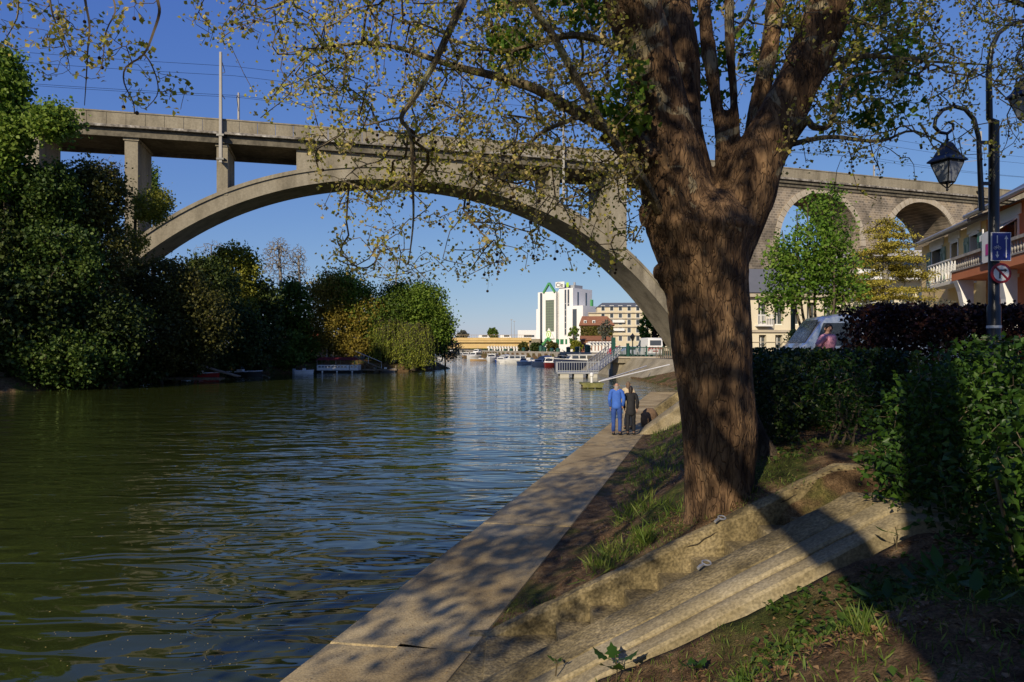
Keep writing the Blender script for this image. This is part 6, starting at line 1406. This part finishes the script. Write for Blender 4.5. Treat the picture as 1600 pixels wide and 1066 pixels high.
    for s in 'RL': skinmesh('shoe',[[(J['an'+s]+Vector((0,-.03,-.035))*S,.058*S,.055*S),(J['an'+s]+Vector((0,.04,-.035))*S,.062*S,.052*S),(J['to'+s]+Vector((0,.0,.01))*S,.058*S,.042*S),(J['to'+s]+Vector((0,.05,.005))*S,.042*S,.03*S)]],shoes,o)
    return o
qz=CZ-2.83
shoe=flat('black_shoe',(.02,.018,.016),.5)
def facing(dx,dy): return atan2(dy,dx)-pi/2
wd=facing(.275,1)
person('bald older man in bright blue jacket and blue trousers seen from behind on the quay',(P(963.5,0,22.7).x,22.7,qz),wd,1.74,mat('blue_jacket',[(.03,.09,.36),(.055,.15,.5)],5,.8,.4,9),mat('blue_trousers',[(.02,.05,.19),(.035,.08,.27)],6,.85,.4,9),shoe,flat('grey_hair',(.28,.24,.21),.9),coat=.06,bald=True,
  pose=dict(elR=(.235,-.05,1.14),wrR=(.19,.06,.92),anL=(-.10,-.02,.09),toL=(-.12,.13,.035),hiL=(-.08,0,.9)))
person('woman with short dark hair in a long black coat walking beside the man in blue',(P(985.5,0,22.8).x,22.8,qz),wd+.1,1.60,mat('black_coat',[(.010,.010,.011),(.022,.022,.024)],5,.8,.4,9),flat('black_trousers',(.012,.012,.014),.8),shoe,flat('dark_hair',(.018,.012,.009),.6),coat=.22,pose=dict(elR=(.24,-.02,1.13),wrR=(.22,.06,.90),elL=(-.23,-.02,1.13),wrL=(-.21,.06,.90)))
person('person in a beige coat walking just ahead, mostly hidden between the couple',(P(981.5,0,24.3).x,24.3,qz),wd,1.68,mat('beige_coat',[(.40,.32,.20),(.5,.41,.27)],5,.85),flat('beige_trousers',(.3,.25,.17),.85),shoe,flat('brown_hair',(.14,.09,.055),.7),coat=.15)
person('dark-haired man in a pink t-shirt passing behind the green hedge',(P(1294,0,15).x,15,2.2),radians(180+32),1.74,mat('pink_shirt',[(.50,.22,.28),(.66,.32,.39)],4,.9,.4,8),flat('dark_shorts',(.03,.03,.04),.8),shoe,flat('black_hair',(.012,.010,.008),.6),sleeve=0,
  pose=dict(elR=(.30,-.10,1.15),wrR=(.22,.12,1.05),elL=(-.30,-.10,1.15),wrL=(-.20,.10,1.02),knR=(.10,.12,.52),anR=(.10,-.12,.14),toR=(.11,.02,.05)),headturn=-.5)
# ---------------------------------------------------------------- small growth on the bank
def scat(n,x0,x1,y0,y1,f=None):
    x=RS.uniform(x0,x1,n); y=RS.uniform(y0,y1,n)
    k=(x>QR(y)+.12)&~((y>5.02)&(y<7.12)&(x>-.7)&(x<5.4))&~((y>22.8)&(y<25.4)&(x>4))
    if f is not None: k&=f(x,y)
    x=x[k];y=y[k]; return np.stack([x,y,G(x,y)+.0],1)
LM['grass']=leafmat('grass_blade',(.06,.10,.012),(.11,.17,.022),(.20,.22,.05),.35,big=1.2)
LM['litter']=leafmat('dead_leaf',(.10,.05,.022),(.20,.11,.045),(.32,.20,.09),.15,big=1)
LM['weed']=leafmat('weed_leaf',(.03,.065,.010),(.06,.11,.016),(.10,.15,.025),.35,big=1.2)
pat=lambda x,y: (np.sin(x*2.3+y*1.1)+np.sin(x*.9-y*2.7+2)+np.sin(x*5.1+y*4.3)*.6)
def blades(pts,L,m_,name,wide=.045,k=1):
    p=clump(pts,k,(.03,.03,0)); n=len(p)
    d=np.tile([0,0,1.],(n,1))+RS.normal(size=(n,3))*.35
    o=leaves(name,p,L,m_,None,up=0,wide=wide,dirs=d,fold=.02); tag(o,kind='stuff'); return o
g_near=scat(34000,-.5,6,2.2,9,lambda x,y:pat(x,y)>.1)
blades(g_near,.055,LM['grass'],'grass',.06)
g_tall=scat(1500,.4,2.1,7.6,12,lambda x,y:(pat(x*1.4,y*1.2)>-.2)&((x-QR(y))>.9)&((x-QR(y))<2.3))
blades(g_tall,.20,LM['grass'],'grass',.035,2)
g_far=scat(80000,2,16,12,50,lambda x,y:((x-QR(y))>.5)&((pat(x*.6,y*.6)>-.7)|(y>24))&((x-QR(y))<4.2))
blades(g_far,.13,LM['grass'],'grass',.07)
blades(scat(4200,0,9,8,40,lambda x,y:((x-QR(y))<.7)&(pat(x,y*.7)>.2)),.05,LM['grass'],'grass',.08)
lt=scat(70000,-.3,7,2.2,13,lambda x,y:(pat(x+3,y)+RS.normal(size=len(x))*.6>.1)&((x-QR(y))>.6)); lt[:,2]+=.008
tag(leaves('leaf_litter',lt,.032,LM['litter'],None,up=.8,wide=.3,jitter=.6),kind='stuff')
lt=scat(9000,-1,5,4.5,20,lambda x,y:(x-QR(y))<.9); lt[:,2]+=.006
tag(leaves('leaf_litter',lt,.018,LM['litter'],None,up=.85,wide=.3,jitter=.6),kind='stuff')
# crumbs and catkin dust on the quay slab
n=9000; y=3+RS.uniform(0,1,n)**1.3*22; x=Rx(y)+.03+RS.beta(1.6,1.0,n)*1.38; k=(np.sin(x*6+y*2)+np.sin(y*3.3-x*4)+RS.normal(size=n)*.9)>.1
tag(leaves('catkin_dust',np.stack([x,y,np.full(n,CZ-2.826)],1)[k],.011,leafmat('catkin',(.10,.05,.02),(.34,.22,.07),(.45,.33,.12),.1),None,up=.9,jitter=.7),kind='stuff')
wd_=scat(2600,1.2,6,2.3,9,lambda x,y:(pat(x-2,y+1)>.4)&(x>1.5+.1*y)); wd_[:,2]+=.02
wd_=np.vstack([wd_,scat(2600,.8,4.2,2.2,5.0,lambda x,y:pat(x*1.5,y*1.4)>-.2)+np.array([0,0,.015])])
w=leaves('ground_cover',clump(wd_,3,(.03,.03,.015)),.05,LM['weed'],None,up=.55,wide=.38); tag(w,kind='stuff')
# broad leaved seedlings
def seedling(px,py,Y,h,n,L,lab,lobed=True):
    b=P(px,py,Y); b.z=g1(b.x,b.y) if Y<5 else b.z
    o=thing('seedling',lab,'plant',b,0,'seedlings round the stair'); mb=MB(); mb.tube([(0,0,-.05),(.01,0,h*.5),(0,.01,h)],[.006,.005,.003],5); mb.build('stem',flat('seedling_stem',(.07,.05,.02),.8),o)
    for i in range(n):
        a=2*pi*i/n+RS.uniform(-.4,.4); t_=h*RS.uniform(.45,1); d=Vector((cos(a),sin(a)*.8,RS.uniform(-.1,.5))).normalized(); s=Vector((-sin(a),cos(a),RS.uniform(-.2,.2))).normalized(); c=Vector((0,0,t_)); mb=MB()
        mb.tube([c,c+d*L*.45],[.0025,.002],4); q0=c+d*L*.45
        prof=[(0,0),(.12,.30),(.28,.24),(.40,.46),(.55,.26),(.72,.30),(.8,.12),(1,0)] if lobed else [(0,0),(.2,.16),(.45,.22),(.7,.16),(1,0)]
        up=s.cross(d); pts=[q0+d*L*u+s*L*w_+up*(L*.10*abs(w_)*2-L*.25*u*u) for u,w_ in prof]+[q0+d*L*u-s*L*w_+up*(L*.10*abs(w_)*2-L*.25*u*u) for u,w_ in prof[-2:0:-1]]
        mid_=[q0+d*L*u-up*(L*.25*u*u) for u,w_ in prof]; m_=len(prof); vs=pts+mid_[1:-1]; f=[]
        for j in range(m_-1):
            A=j; B=j+1; Mj=0 if j==0 else len(pts)+j-1; Mk=m_-1 if j==m_-2 else len(pts)+j
            f.append(tuple(dict.fromkeys((A,B,Mk,Mj)))); A2=0 if j==0 else len(pts)-j; B2=m_-1 if j==m_-2 else len(pts)-j-1; f.append(tuple(dict.fromkeys((Mj,Mk,B2,A2))))
        f=[x for x in f if len(x)>2]; mb.add(vs,f); mb.build('leaf',LM['shrub'],o,True)
seedling(962,1028,4.95,.20,5,.13,'maple seedling with five broad leaves growing at the lower wall edge')
seedling(868,1046,5.3,.08,7,.05,'tiny clump of small leaves on the wall left of the maple seedling',False)
seedling(1082,1000,4.6,.10,4,.085,'bright lobed seedling beside the pale footing of the stair')
seedling(962,1052,4.5,.07,4,.06,'small dark seedling at the bottom edge of the footing')
seedling(1255,868,5.6,.05,5,.05,'small seedling in the wall crack near the top of the stair',False)
seedling(1400,850,5.0,.12,3,.10,'single broad leaf plant right of the pale wall',False)
for i,(px,Y,lab) in enumerate(((1478,3.5,'broad leaved weed in the shade nearest the right corner'),(1445,4.0,'broad leaved weed left of the corner one'),(1520,3.1,'broad leaved weed at the lower right edge'),(1385,3.9,'low weed rosette in the shade of the trunk'))):
    b=P(px,900,Y); o=seedling(px,900,Y,.10,6,.13,lab,False)
def tuft(px,Y,n,L,lab):
    x=(px-800)/F*Y; b=Vector((x,Y,g1(x,Y))); o=thing('grass_tuft',lab,'grass',b,0,'grass tufts on the bank')
    p=np.array(b)+RS.normal(size=(n,3))*np.array([.03,.03,0]); d=np.tile([0,0,1.],(n,1))+RS.normal(size=(n,3))*.3; leaves('blades',p,L,LM['grass'],o,up=0,wide=.03,dirs=d,fold=.01)
tuft(1352,3.3,70,.13,'fine grass tuft catching light at the bottom of the trunk shadow'); tuft(1170,3.7,50,.13,'small grass tuft on the sunny soil left of the shadow'); tuft(1225,4.4,60,.12,'grass tuft below the pale footing'); tuft(1168,7.6,60,.14,'dry grass tuft at the foot of the great plane tree'); tuft(1010,7.9,120,.22,'long green grass tuft left of the trunk on the bank')
